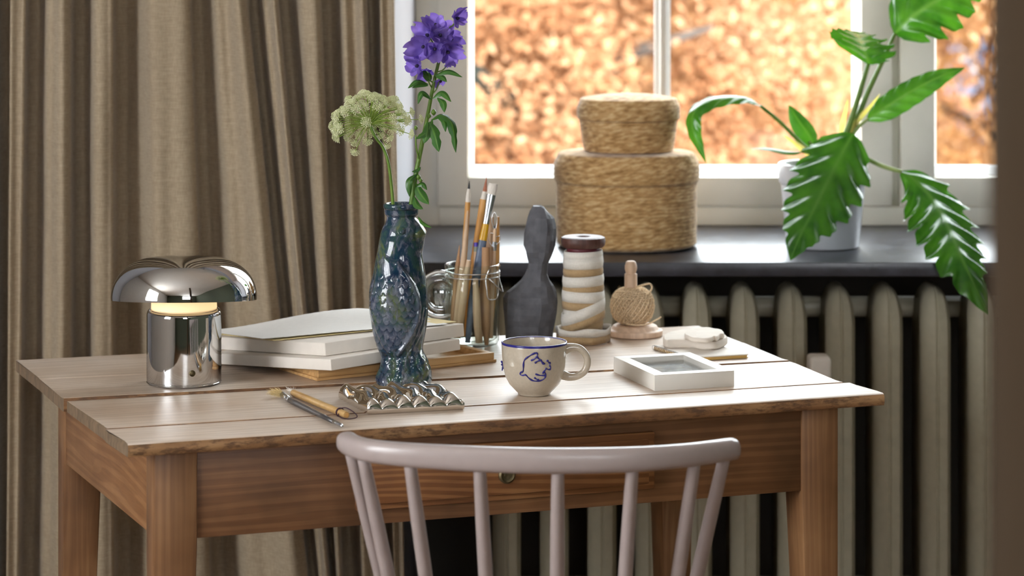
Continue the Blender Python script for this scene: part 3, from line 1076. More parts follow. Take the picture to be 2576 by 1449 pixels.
def vase_relief(x, y):
    """height in metres of the relief at photograph position x,y of the visible flank"""
    h = 0.0
    rel = 0.0
    # wing
    dw = seg_dist((x, y), wing + wing[:1])
    ins = in_poly(x, y, wing)
    f = sstep(-5, 5, dw if ins else -dw)
    h += 0.0032 * f
    # scales on wing and flank
    reg = max(f * sstep(690, 720, y), sstep(690, 730, y) * (1 - sstep(885, 905, y)) * (1 - sstep(1040, 1056, x)))
    sxp, syp = 17.0, 18.0
    x0_, y0_ = x, y
    x = x + 5.0 * noise.noise(Vector((x * .03, y * .03, 20.0)))
    y = y + 6.0 * noise.noise(Vector((x * .035, y * .025, 30.0)))
    row = math.floor(y / syp)
    fy = y / syp - row
    best = 0
    for rr in (row, row - 1):
        cxp = (math.floor((x - (rr % 2) * sxp / 2) / sxp) + .5) * sxp + (rr % 2) * sxp / 2
        dx, dy = (x - cxp) / (sxp * .62), (y - rr * syp) / (syp * 1.5)
        rr_ = dx * dx + dy * dy
        if rr_ < 1:
            best = max(best, (0.45 + 0.55 * dy) if rr == row - 1 else (0.35 + .65 * dy))
            if rr == row - 1:
                best = max(best, .3 + .7 * dy)
                break
    h += 0.0019 * best * reg
    rel += best * reg
    x, y = x0_, y0_
    # wing leading ridge
    d = seg_dist((x, y), wing_edge)
    rdg = math.exp(-(d / 5.0) ** 2)
    h += 0.0030 * rdg
    rel += .8 * rdg
    # second feather edges along the lower wing
    for sh_ in (11, 19):
        d = seg_dist((x, y), [(a + sh_, b + sh_ * .4) for a, b in wing_edge[4:]])
        h += 0.0016 * math.exp(-(d / 3.2) ** 2)
    # eye
    d = math.hypot(x - 1013, (y - 586))
    h += 0.0035 * math.exp(-(d / 7.5) ** 4) - 0.0012 * math.exp(-((d - 11) / 3.0) ** 2)
    # beak : hooked bulge facing right
    bx_ = seg_dist((x, y), [(1058, 562), (1068, 585), (1072, 605), (1066, 622)])
    h += 0.0075 * math.exp(-(bx_ / 13.0) ** 2)
    cr = seg_dist((x, y), [(1050, 570), (1046, 600), (1056, 628)])
    h -= 0.0020 * math.exp(-(cr / 4.0) ** 2)
    lb = math.hypot(x - 1058, y - 634)
    h += 0.0030 * math.exp(-(lb / 8.0) ** 2)
    # stump with claws
    st = sstep(893, 915, y)
    kn = seg_dist((x, y), [(1052, 905), (1064, 912), (1072, 935)])
    h += 0.0055 * math.exp(-(kn / 12.0) ** 2)
    cl = seg_dist((x, y), [(1046, 900), (1050, 925), (1062, 945)])
    h -= 0.0025 * math.exp(-(cl / 4.0) ** 2)
    h += st * 0.0032 * noise.noise(Vector((x * .045, y * .05, 4.0))) + st * .0014 * noise.noise(Vector((x * .12, y * .12, 8.0)))
    tail = seg_dist((x, y), [(988, 893), (990, 930), (994, 965)])
    h -= 0.003 * math.exp(-(tail / 5.0) ** 2) * st
    gr = seg_dist((x, y), [(955, 915), (972, 905), (990, 905)])
    h -= 0.0025 * math.exp(-(gr / 4.5) ** 2)
    # soft undulation over the whole body
    h += 0.0009 * noise.noise(Vector((x * .03, y * .025, 1.0)))
    return h, rel


vm = MB()
NA, NZ = 220, 300
rings_ = []
relv = []
for j in range(NZ + 1):
    py = 978 - (978 - 536) * j / NZ          # front silhouettes measured in the photo, bottom to top
    z = CAM_Z - (py - HOR) * vk
    z = TZ + (z - (CAM_Z - (978 - HOR) * vk)) * 0.9935
    yq = min(py, 968)
    lx, rx = smooth_interp(yq, left_t), smooth_interp(yq, right_t)
    if py > 968:
        lx += (py - 968) * .25
        rx -= (py - 968) * .25
    cxp, hw = (lx + rx) / 2, (rx - lx) / 2
    ring = []
    neck = sstep(560, 600, py)
    for i in range(NA):
        a = 2 * PI * i / NA
        ca, sa = math.cos(a), math.sin(a)
        x = cxp + hw * ca
        h, rl = vase_relief(x, py) if neck > 0 else (0, 0)
        edge_fade = 1 - 0.55 * abs(ca) ** 6
        h *= neck * edge_fade
        dy = hw * (0.86 if py < 890 else .92)
        ring.append(Vector(((x - 1288) * vk + h * ca * .8, VY + dy * vk * sa + h * sa, z)))
        relv.append(rl * neck)
    rings_.append(ring)
# rim and inside of the neck
topz = rings_[-1][0].z
cx0 = (1010 - 1288) * vk
lip = [(43, 0), (45.5, 4), (46.0, 9), (44.5, 13), (41, 15), (37, 14), (34, 10), (33, -14), (34, -60), (44, -120), (45, -300), (5, -320)]
nl = 0
for r, dz in lip:
    rings_.append([Vector((cx0 + r * vk * math.cos(2 * PI * i / NA), VY + r * vk * .94 * math.sin(2 * PI * i / NA), topz + dz * vk)) for i in range(NA)])
    relv += [0.2] * NA
vm.rings(rings_)
vb = vm.build('vase_body', M['glaze'], vase, smooth=True)
at = vb.data.attributes.new('relief', 'FLOAT', 'POINT')
for i, rv in enumerate(relv):
    at.data[i].value = min(1.0, rv)
VTOP = topz + 14 * vk


# ---------------------------------------------------------------- leaf builder
def leaf_mesh(spine, W, env, up, fold=0.25, corr=0.0, kc=10, nl=48, nw=8, lobes=None, droop=0.0, up2=None):
    """spine: list of points; env(t): half width 0..1; lobes(t): multiplier; up: surface normal direction"""
    m = MB()
    s = spline(spine, nl)
    up = Vector(up)
    up2 = Vector(up2) if up2 is not None else up
    veins = []

    for i, p in enumerate(s):
        t = i / nl
        tg = (s[min(nl, i + 1)] - s[max(0, i - 1)]).normalized()
        u_ = up.lerp(up2, t)
        side = tg.cross(u_).normalized()
        n = side.cross(tg).normalized()
        for j in range(-nw, nw + 1):
            f = j / nw
            w_ = W * env(t) * (lobes(t, f) if lobes else 1.0)
            lift = -fold * abs(f) ** 1.3 * w_ + corr * math.sin(2 * PI * (kc * t - 0.9 * abs(f))) * min(1, abs(f) * 1.6) * (env(t)) - droop * f * f * w_
            m.v.append(p + side * (f * w_) + tg * (abs(f) * w_ * 0.28) + n * lift)
            veins.append(max(1.0 - abs(f) * 9, 0))
    w2 = 2 * nw + 1
    for i in range(nl):
        for j in range(2 * nw):
            m.f.append((i * w2 + j, i * w2 + j + 1, (i + 1) * w2 + j + 1, (i + 1) * w2 + j))
    return m, veins


def leaf_obj(name, mat_, parent, *a, **kw):
    m, veins = leaf_mesh(*a, **kw)
    o = m.build(name, mat_, parent, smooth=True)
    at = o.data.attributes.new('vein', 'FLOAT', 'POINT')
    for i, x in enumerate(veins):
        at.data[i].value = x
    return o


# ---------------------------------------------------------------- monkshood stem
FY = 3.668
mk = thing('monkshood_stem', T(1018, 965), 'tall purple monkshood flower stem with green leaves in the parrot vase', 'flower')
stem_px = [(1026, 640, 0), (1030, 560, 0), (1034, 520, 0), (1046, 440, 0), (1060, 370, .004), (1076, 290, .006), (1090, 215, .006), (1104, 155, .004), (1117, 105, 0), (1128, 70, 0)]
spn = spline([P(x, y, FY + d) for x, y, d in stem_px], 40)
MB().tube(spn, [0.0042 - .0022 * (i / 40) for i in range(41)], 10).build('stem', M['stem'], mk, smooth=True)


def petal_mesh(seed, w_, l_, cup):
    m = MB()
    n1, n2 = 12, 12

    def fn(u, v_):
        a = (u - .5) * 2
        t = v_
        ww = w_ * math.sin(PI * (0.08 + .92 * t) ** .62) ** .7 if t < 1 else 0.0
        ww = w_ * (math.sin(PI * min(.96, .05 + .91 * t ** 1.15)) ** .55)
        x = a * ww
        y = l_ * t
        z = cup * (t ** 1.6) * l_ + .35 * cup * (a * a) * l_ * t
        z += .22 * w_ * noise.noise(Vector((a * 1.4 + seed, t * 2.6, seed))) * (1 + t) + 0.07 * w_ * math.sin(6 * a + seed) * t * t
        return Vector((x, y, z))
    m.grid(n1, n2, fn)
    return m


blossoms = [  # px, py, radius px, facing (x, z), depth offset, roll
    (1152, 46, 25, (.75, .1), -.004, 0.3), (1096, 62, 27, (-.3, .65), -.006, 2.0), (1074, 88, 27, (-.7, .3), -.010, 0.9), (1108, 88, 27, (.3, .35), -.014, 2.8),
    (1136, 98, 23, (.75, -.05), -.004, 4.0), (1064, 118, 29, (-.6, -.15), -.016, 1.6), (1094, 124, 25, (0, -.3), -.018, 3.3), (1128, 132, 28, (.5, -.3), -.014, 5.0),
    (1048, 166, 27, (-.75, .05), -.006, 0.2), (1072, 186, 20, (-.1, -.55), -.004, 1.2), (1108, 204, 15, (.1, -.9), .004, 2.2), (1132, 160, 16, (.4, -.8), .002, 0.6), (1118, 72, 22, (.2, .6), .012, 3.9)]
for bi, (bx_, by_, br, (fx, fz), dy, roll) in enumerate(blossoms):
    c = P(bx_, by_, FY + dy)
    rad_ = br * .86 * FY / FPX
    d = Vector((fx, -max(.25, math.sqrt(max(0, 1 - fx * fx - fz * fz))), fz)).normalized()
    q = d.to_track_quat('Z', 'Y').to_matrix() @ Matrix.Rotation(roll, 3, 'Z')
    core = MB()
    core.lathe([(.0004, -.003), (.0022, -.001), (.0028, .002), (.0018, .005), (.0003, .006)], c - d * .003, 10, R=q)
    bo = core.build('blossom', M['petal_core'], mk, smooth=True)
    # five sepals : a hood, two broad laterals, two narrow lower ones
    for pi_, (ang, ww, ll, cup) in enumerate(((0, .85, 1.05, 1.15), (1.2, .92, 1.15, .5), (-1.2, .92, 1.15, .5), (2.45, .5, 1.1, .3), (-2.45, .5, 1.1, .35))):
        pm = petal_mesh(bi * 3.1 + pi_ * 1.7, ww * rad_, ll * rad_ * 1.12, cup)
        Rz = Matrix.Rotation(ang, 3, 'Z')
        pm.v = [c - d * .003 + q @ (Rz @ v) for v in pm.v]
        pm.build('petal', M['petal'], bo, smooth=True)
    # pedicel to the main stem
    tgt = min(spn, key=lambda s_: (s_ - (c + Vector((0, 0, -.02)))).length)
    MB().tube(spline([tgt, tgt.lerp(c, .5) - Vector((0, 0, .003)), c - d * .004], 6), .0011, 6).build('pedicel', M['stem'], mk, smooth=True)
env_l = lambda t: math.sin(PI * min(.999, .04 + .95 * t ** .75)) ** .8
env_lance = lambda t: math.sin(PI * min(.999, .03 + .96 * t ** .9)) ** .9


def mleaf(pts, wpx, fold=.3, up=(0, -.75, .65), lob=0):
    lb = (lambda t, f: 1 - .28 * max(0, math.sin(2 * PI * (lob * t + .15))) * sstep(.25, .4, t)) if lob else None
    return leaf_obj('leaf', M['leaf2'], mk, [P(x, y, FY + d) for x, y, d in pts], wpx * FY / FPX, env_lance, up, fold=fold, lobes=lb, nl=24, nw=4)


for args in (([(1078, 212, -.004), (1050, 205, -.012), (1026, 222, -.018)], 8), ([(1078, 215, -.004), (1055, 214, -.01), (1036, 221, -.015)], 6),
             ([(1076, 205, -.006), (1072, 188, -.012), (1064, 178, -.016)], 9), ([(1082, 205, -.006), (1080, 190, -.014), (1072, 178, -.02)], 7),
             ([(1094, 190, -.004), (1128, 180, -.01), (1163, 194, -.014)], 8), ([(1096, 192, -.006), (1112, 194, -.012), (1124, 206, -.014)], 8),
             ([(1086, 250, -.004), (1062, 234, -.01), (1051, 262, -.016)], 8), ([(1088, 248, -.004), (1112, 234, -.01), (1135, 256, -.016)], 9), ([(1100, 246, -.006), (1114, 258, -.014), (1118, 283, -.016)], 9),
             ([(1088, 302, -.004), (1075, 330, -.014), (1045, 350, -.02)], 10), ([(1080, 306, -.005), (1092, 335, -.016), (1104, 382, -.02)], 15, .25, (0, -.9, .3), 2), ([(1076, 306, -.005), (1074, 335, -.016), (1066, 362, -.02)], 11, .25, (0, -.9, .3), 1),
             ([(1084, 302, -.004), (1110, 290, -.012), (1136, 310, -.018), (1147, 384, -.02)], 13, .35, (.2, -.6, .7), 3), ([(1100, 294, -.008), (1116, 305, -.014), (1121, 332, -.018)], 7),
             ([(1048, 438, -.004), (1030, 455, -.012), (1030, 495, -.014)], 9), ([(1048, 462, -.004), (1056, 485, -.012), (1079, 514, -.018)], 13, .2, (0, -.9, .3), 1), ([(1046, 470, -.006), (1062, 463, -.008), (1074, 478, -.01)], 7),
             ([(1042, 495, -.006), (1048, 515, -.014), (1064, 526, -.02)], 9), ([(1052, 545, -.03), (1062, 560, -.032), (1086, 573, -.034)], 5),
             ([(1058, 420, -.002), (1050, 428, -.006), (1036, 432, -.008)], 5)):
    mleaf(*args)
for bx_, by_, r__ in ((1091, 283, .004), (1080, 292, .003), (1053, 446, .0034), (1058, 454, .003), (1046, 322, .003), (1056, 343, .0028)):
    c = P(bx_, by_, FY - .006)
    MB().lathe([(.0003, -r__ * 1.2), (r__ * .8, -r__ * .5), (r__, r__ * .2), (r__ * .5, r__), (.0003, r__ * 1.3)], c, 10).build('bud', M['stem'], mk, smooth=True)
MB().tube(spline([P(1054, 400, FY), P(1047, 370, FY - .004), P(1046, 340, FY - .006)], 6), .0011, 6).build('side_stem', M['stem'], mk, smooth=True)

# ---------------------------------------------------------------- umbel (wild carrot)
um = thing('wild_carrot_flower', T(1012, 960), 'domed pale green wild carrot umbel on a thin stem in the parrot vase', 'flower')
UY = 3.655
hub_p = P(930, 312, UY)
MB().tube(spline([P(998, 640, VY), P(994, 560, VY), P(990, 525, UY + .008), P(984, 460, UY + .006), P(976, 405, UY + .004), P(962, 368, UY + .004), P(944, 345, UY), hub_p], 30),
          [0.0027 - .0006 * i / 30 for i in range(31)], 10).build('stem', M['stem'], um, smooth=True)


def umbellet(seed):
    rnd = random.Random(seed)
    m = MB()
    for i in range(40):
        a = i * 2.39996
        rr_ = math.sqrt((i + .5) / 40)
        tip = Vector((.0088 * rr_ * math.cos(a), .0088 * rr_ * math.sin(a), .0075 - .0052 * rr_ * rr_ + rnd.uniform(-.0008, .0008)))
        m.tube([Vector((0, 0, 0)), tip], .00022, 3, cap=False)
        s_ = rnd.uniform(.0009, .0014)
        vs = [tip + Vector(v) * s_ for v in ((1, 0, 0), (0, 1, 0), (-1, 0, 0), (0, -1, 0), (0, 0, .8), (0, 0, -.8))]
        m.add(vs, [(0, 1, 4), (1, 2, 4), (2, 3, 4), (3, 0, 4), (1, 0, 5), (2, 1, 5), (3, 2, 5), (0, 3, 5)])
    return m


rnd = random.Random(5)
protos = [None, None, None]
dirs = []
NU = 84
for i in range(NU):                         # dome seen partly from below
    el = math.asin(1 - 1.05 * (i + .5) / NU)
    dirs.append((i * 2.39996, el, 1.0))
for az, el, l_ in ((3.4, -.35, 1.0), (3.75, -.45, .95), (4.6, -.6, 1.0), (5.35, -.5, 1.05), (5.7, -.4, 1.1), (6.1, -.2, 1.35), (2.9, -.3, 1.0), (5.5, -.7, 1.1), (0.3, -.4, 1.1), (1.2, -.3, 1.05), (2.0, -.35, 1.1)):
    dirs.append((az, el, l_))
tiltU = Matrix.Rotation(math.radians(-32), 3, 'X') @ Matrix.Rotation(math.radians(-8), 3, 'Y')
for i, (az, el, l_) in enumerate(dirs):
    rx_, rz_ = 0.058, 0.036
    tip = hub_p + tiltU @ (Vector((rx_ * math.cos(az) * math.cos(el), rx_ * .95 * math.sin(az) * math.cos(el), rz_ * math.sin(el))) * l_ * rnd.uniform(.82, 1.06))
    mid = hub_p.lerp(tip, .5) + tiltU @ Vector((0, 0, .005 if el > -.2 else .002))
    MB().tube(spline([hub_p, mid, tip], 6), .00055, 5, cap=False).build('ray', M['umbel_ray'], um, smooth=True)
    out = (tip - mid).normalized() * .8 + tiltU @ Vector((0, 0, .5 if el > .2 else .1))
    k_ = i % 3
    if protos[k_] is None:
        m_ = umbellet(k_)
        m_.v = [v + hub_p * 0 + OFF[um.name] for v in m_.v]
        protos[k_] = m_.build('umbellet', M['umbel'], um)
        o = protos[k_]
    else:
        o = part_copy(protos[k_], um, (0, 0, 0))
    o.rotation_mode = 'QUATERNION'
    o.rotation_quaternion = out.to_track_quat('Z', 'Y')
    o.location = tip - OFF[um.name]
    s_ = rnd.uniform(.72, 1.0)
    o.scale = (s_, s_, s_)

# ---------------------------------------------------------------- silver wave dish
F_, R_, L_ = T(925, 1044), T(1168, 1031), T(852, 1004)
e1, e2 = (R_ - F_), (L_ - F_)
e1.z = e2.z = 0
dish = MB()
NU_, NV_ = 120, 60


def dish_top(u, v_):
    a = u * 6 + .18 * math.sin(v_ * 2 * PI * 1.2 + 1.0)
    rid = abs(math.sin(PI * a)) ** .75
    wav = 0.5 + .5 * math.cos(2 * PI * (v_ * 2.1 + .33 * math.floor(a)) + .6)
    ed = min(u, 1 - u, v_ * .95, (1 - v_) * .95)
    fall = math.sqrt(max(0.0, 1 - (1 - min(1, ed / .075)) ** 2))
    h = .0092 + (.0022 + .0088 * rid + .0036 * rid * wav) * (.12 + .88 * fall)
    return F_ + e1 * u + e2 * v_ + Vector((0, 0, h))


dish.grid(NU_, NV_, dish_top)
loop = [dish_top(i / NU_, 0) for i in range(NU_)] + [dish_top(1, j / NV_) for j in range(NV_)] + [dish_top(1 - i / NU_, 1) for i in range(NU_)] + [dish_top(0, 1 - j / NV_) for j in range(NV_)]
ctr = F_ + e1 * .5 + e2 * .5
low = []
for fz, sh_ in ((1.0, 1.0), (.55, 1.006), (.12, .995), (0.0, .975)):
    low.append([Vector((ctr.x + (p.x - ctr.x) * sh_, ctr.y + (p.y - ctr.y) * sh_, TZ + (p.z - TZ) * (fz if fz == 1 else fz * .0095 / max(.004, p.z - TZ)))) for p in loop])
dish.rings(low, cap0=False, cap1=True)
do = dish.build('silver_dish', M['silver'], smooth=True, origin=(ctr.x, ctr.y, TZ))
bmx = bmesh.new()
bmx.from_mesh(do.data)
bmesh.ops.remove_doubles(bmx, verts=bmx.verts, dist=1e-5)
bmesh.ops.recalc_face_normals(bmx, faces=bmx.faces)
bmx.to_mesh(do.data)
bmx.free()
do.data.shade_smooth()
tag(do, 'shiny silver dish with wavy ridges in front of the parrot vase', 'dish')

# ---------------------------------------------------------------- mug
mc = T(1344, 992)
mug = thing('mug', mc, 'cream stoneware mug with cobalt rim and blue drawing', 'mug')
mprof = [(0.0215, 0.0), (0.0235, .0012), (.0238, .003), (.0285, .0075), (.036, .0155), (.0415, .026), (.0447, .040), (.0462, .055), (.0469, .070), (.0469, .0745)]
m_in = [(.0461, .0757), (.0449, .0752), (.0440, .070), (.0432, .055), (.0418, .040), (.0385, .026), (.033, .0165), (.02, .010), (.0004, .009)]
MB().lathe(mprof + m_in, mc, 72).build('cup', M['ceramic'], mug, smooth='auto')
rimb = MB()
rimb.lathe([(.0470, .0728), (.0474, .0742), (.0470, .0756), (.0461, .0762), (.0452, .0757), (.0447, .0745), (.0452, .0735), (.0470, .0728)], mc, 72, cap0=False, cap1=False)
tag(rimb.build('rim_band', M['cobalt'], mug, smooth=True), 'cobalt blue rim line')
hx = [P(x, y, mc.y - .004) for x, y in ((1418, 880), (1436, 874), (1458, 877), (1474, 893), (1478, 912), (1470, 934), (1452, 946), (1432, 948), (1418, 944), (1408, 940))]
hp = spline(hx, 36)
hm = MB()
hm.tube(hp, [.0044 + .0026 * (abs(i / 36 - .5) * 2) ** 4 for i in range(37)], 16, flat=1.15)
hm.build('handle', M['ceramic'], mug, smooth=True)


def on_mug(px, py):
    Y = mc.y - .045
    for _ in range(8):
        p = P(px, py, Y)
        zz = p.z - mc.z
        r = interp(zz, [(z, r) for r, z in mprof[2:]]) + .0002
        dx = p.x - mc.x
        Y = mc.y - math.sqrt(max(1e-8, r * r - dx * dx))
    return P(px, py, Y)


ms = 3.68
strokes = [[(468, 395), (420, 420), (372, 455), (359, 482), (355, 540), (352, 566), (330, 580), (325, 594), (345, 605), (376, 600), (402, 626), (436, 650), (470, 658), (530, 648), (556, 625), (562, 592), (550, 573), (536, 572)],
           [(468, 395), (487, 405), (483, 430), (508, 460), (520, 465), (525, 482), (536, 497), (556, 496)],
           [(425, 468), (455, 455), (482, 430)], [(462, 492), (485, 475), (510, 466)], [(570, 476), (582, 468), (590, 486), (604, 490), (598, 510), (608, 530), (604, 548), (586, 551), (576, 545)],
           [(570, 535), (560, 552), (547, 570)], [(466, 592), (510, 605), (556, 605)], [(456, 625), (478, 640), (498, 646)], [(530, 582), (550, 582)], [(525, 480), (545, 490)],
           [(150, 470), (160, 490), (165, 530), (158, 560)], [(152, 500), (163, 515)]]
for grp_, lab_ in ((strokes[:-2], 'cobalt line drawing on the side of the mug'), (strokes[-2:], 'edge of a second cobalt drawing at the left of the mug')):
    mo = MB()
    for st in grp_:
        pts = [on_mug(1220 + x / ms, 780 + y / ms) for x, y in st]
        sp_ = spline(pts, len(pts) * 4)
        mo.tube(sp_, [.0011 + .0003 * math.sin(i * .7) for i in range(len(sp_))], 8)
    tag(mo.build('blue_drawing', M['cobalt'], mug, smooth=True), lab_)

# ---------------------------------------------------------------- brushes lying on the table


def lying_brush(name, label, a, b, rad0, parts):
    pass


a, b = T(728, 1006, TZ + .004), T(862, 1072, TZ + .004)
br = thing('paint_brush', T(795, 1040), 'dark handled paint brush with splayed straw bristles lying on the table', 'brush')
d = (b - a).normalized()
L = (b - a).length
pts = [a + d * L * t for t in (0, .12, .3, .6, .84)]
MB().tube(pts, [.0034, .0040, .0040, .0032, .0030], 14).build('handle', M['dark_handle'], br, smooth=True)
tipm = MB()
tipm.tube([a + d * L * t for t in (.84, .9, .97, 1.0)], [.0031, .003, .0027, .0012], 14)
tag(tipm.build('handle_tip', M['ferrule'], br, smooth=True), 'grey dipped handle end')
f0 = T(711, 993, TZ + .0048)
MB().tube([a + d * .002, a.lerp(f0, .5), f0], [.0034, .0040, .0046], 14).build('ferrule', M['ferrule'], br, smooth=True)
bm_ = MB()
rnd = random.Random(11)
for i in range(170):
    th_ = rnd.uniform(-.75, .75) + rnd.gauss(0, .08)
    st = f0 + Vector((rnd.uniform(-.003, .003), rnd.uniform(-.003, .003), rnd.uniform(-.003, .003)))
    base_d = Vector((-.55, .25, .02)).normalized()
    dd = Matrix.Rotation(th_, 3, 'Z') @ base_d
    ln = rnd.uniform(.012, .023)
    e = st + dd * ln + Vector((0, 0, rnd.uniform(-.002, .006)))
    e.z = max(TZ + .0005, e.z)
    bm_.tube([st, st.lerp(e, .5) + Vector((0, 0, rnd.uniform(0, .0015))), e], [.00028, .00024, .00012], 4, cap=False)
tag(bm_.build('bristles', M['bristle_straw'], br), kind='stuff')

a, b = T(737, 988, TZ + .0058), T(872, 1044, TZ + .0058)
bb_ = thing('bamboo_brush', T(805, 1018), 'bamboo handled brush with plum cord loop lying on the table', 'brush')
d = (b - a).normalized()
L = (b - a).length
MB().tube([a + d * L * t for t in (0, .02, .3, .62, .98, 1.0)], [.0044, .0052, .0051, .0050, .0049, .0045], 16).build('handle', M['bamboo'], bb_, smooth='auto')
tagm = MB()
tagm.tube([b - d * .0008, b + d * .0004], [.003, .0029], 14)
tag(tagm.build('handle_end', M['handle_ochre'], bb_), 'cut bamboo end')
lp = [b - d * .022 + Vector((0, 0, .0055)), b - d * .018 + Vector((.006, .004, .006)), b - d * .006 + Vector((.012, .008, .001)), b + d * .004 + Vector((.012, .004, -.003)),
      b - d * .004 + Vector((.004, -.006, -.0048)), b - d * .018 + Vector((-.003, -.0065, -.003)), b - d * .022 + Vector((0, -.004, .004)), b - d * .022 + Vector((0, 0, .0055))]
cm = MB()
cm.tube(spline(lp, 40), .0007, 6)
axis_up = d.cross(Vector((0, 0, 1))).normalized()
for kq in (0, .0022):
    cm.tube([b - d * (.021 + kq) + (axis_up * math.cos(t) + Vector((0, 0, 1)) * math.sin(t)) * .0057 for t in [2 * PI * i / 24 for i in range(25)]], .0007, 6)
cm.build('cord', M['cord'], bb_, smooth=True)
bm_ = MB()
for i in range(70):
    st = a + Vector((rnd.uniform(-.002, .002), rnd.uniform(-.002, .002), rnd.uniform(-.003, .003)))
    e = st - d * rnd.uniform(.003, .012) + Vector((rnd.uniform(-.008, .004), rnd.uniform(-.002, .004), rnd.uniform(-.002, .006)))
    bm_.tube([st + d * .003, e], [.0003, .00012], 4, cap=False)
tag(bm_.build('bristles', M['bristle_white'], bb_), kind='stuff')

# ---------------------------------------------------------------- wooden tray, two boxes, sheets
tF, tR = T(798, 959), T(1249, 911)
tdir = (tR - tF).normalized()
tl = Matrix.Rotation(math.radians(91), 3, 'Z') @ tdir
tw, td, thh = (tR - tF).length, 0.15, 0.0150
tray = thing('wooden_tray', tF + tdir * tw / 2 + tl * td / 2, 'shallow birch wood tray under the white boxes', 'tray')
MB().prism([tF, tF + tdir * tw, tF + tdir * tw + tl * td, tF + tl * td], [p + Vector((0, 0, .0045)) for p in (tF, tF + tdir * tw, tF + tdir * tw + tl * td, tF + tl * td)]).build('bottom_panel', M['tray_wood'], tray, bevel=0.0006)


def bar(p, q, wv, inward, z0, z1, name, m_, parent):
    n = inward * wv
    MB().prism([p + Vector((0, 0, z0)), q + Vector((0, 0, z0)), q + n + Vector((0, 0, z0)), p + n + Vector((0, 0, z0))],
               [p + Vector((0, 0, z1)), q + Vector((0, 0, z1)), q + n + Vector((0, 0, z1)), p + n + Vector((0, 0, z1))]).build(name, m_, parent, bevel=0.0006)


i_ = .003
bar(tF + tdir * i_ + tl * .002, tF + tdir * (tw - i_) + tl * .002, .012, tl, .0046, thh, 'side_rail', M['tray_wood'], tray)
bar(tF + tdir * i_ + tl * (td - .002), tF + tdir * (tw - i_) + tl * (td - .002), .012, -tl, .0046, thh, 'side_rail', M['tray_wood'], tray)
bar(tF + tdir * i_ + tl * .0145, tF + tdir * i_ + tl * (td - .0145), .012, tdir, .0046, thh, 'side_rail', M['tray_wood'], tray)
bar(tF + tdir * (tw - i_) + tl * .0145, tF + tdir * (tw - i_) + tl * (td - .0145), .012, -tdir, .0046, thh, 'side_rail', M['tray_wood'], tray)

bF, bR, bLp = T(833, 933, .7715), T(1159, 880, .780), T(559, 917, .7535)
pn = (bR - bF).cross(bLp - bF).normalized()
ext = 1.12
bLx = bF + (bLp - bF) * ext


def slab3(A, B, Dp, thick, name, label, cat, bev=.0015, lid=False):
    n = (B - A).cross(Dp - A).normalized()
    Cc = B + (Dp - A)
    m = MB()
    bt_ = [A, B, Cc, Dp]
    m.prism(bt_, [p + n * thick for p in bt_])
    ctr_ = (A + Cc) / 2
    t_ = thing(name, ctr_, label, cat)
    b_ = m.build('box_body', M['box_white'], t_, bevel=bev, seg=3)
    if lid:
        # the lid's lower edge shows as a lip around the front
        m2 = MB()
        u1, u2 = (B - A).normalized(), (Dp - A).normalized()
        e_ = .0012
        q_ = [A - u1 * e_ - u2 * e_, B + u1 * e_ - u2 * e_, Cc + u1 * e_ + u2 * e_, Dp - u1 * e_ + u2 * e_]
        m2.prism([p + n * thick * .42 for p in q_], [p + n * (thick + .0006) for p in q_])
        m2.build('lid', M['box_white'], t_, bevel=bev, seg=3)
    return n


th1, th2 = .0168, .0195
slab3(bF, bR, bLx, th1, 'paper_box', 'lower flat white paper box resting on the birch tray', 'box')
up0 = bF + pn * (th1 + .0006)
uF, uR, uL = ray_plane(819, 896, up0, pn), ray_plane(1169, 846, up0, pn), ray_plane(559, 880, up0, pn)
uLx = uF + (uL - uF) * 1.10
slab3(uF, uR, uLx, th2, 'paper_box', 'upper flat white paper box under the deckle-edged sheets', 'box')
st0 = up0 + pn * (th2 + .0008)


def sheet(corners, curl, name, label, m_, lift0=0.0, seed=0):
    A, B, Cc, Dd = [ray_plane(x, y, st0 + pn * lift0, pn) for x, y in corners]
    m = MB()

    def fn(u, v_):
        uu = u + (.008 * noise.noise(Vector((v_ * 40, seed, 1))) + .004 * noise.noise(Vector((v_ * 110, seed, 1)))) * (1 if u in (0, 1) else 0)
        vv = v_ + (.010 * noise.noise(Vector((u * 40, seed, 5))) + .006 * noise.noise(Vector((u * 110, seed, 5)))) * (1 if v_ in (0, 1) else 0)
        p = A.lerp(B, uu).lerp(Dd.lerp(Cc, uu), vv)
        return p + pn * curl(u, v_)
    m.grid(90, 40, fn)
    o = m.build(name, m_, smooth=True, origin=(A + Cc) / 2, solid=.0007)
    return tag(o, label, 'paper', 'handmade sheets on the boxes')


sheet([(690, 858), (1148, 812), (1010, 792), (520, 838)], lambda u, v_: .0005 + .001 * u, 'paper_sheet', 'cream deckle-edged paper sheet lying directly on the upper box', M['paper_cream'], .0002, 3)
sheet([(660, 857), (1128, 816), (985, 790), (515, 836)], lambda u, v_: .0025 + .002 * math.sin(u * 5) * u + .013 * sstep(.25, 1, v_) * sstep(.1, .75, u) * (1 - .55 * sstep(.8, 1, u)), 'paper_sheet', 'white deckle-edged paper sheet curling up at its back edge', M['paper'], .001, 8)

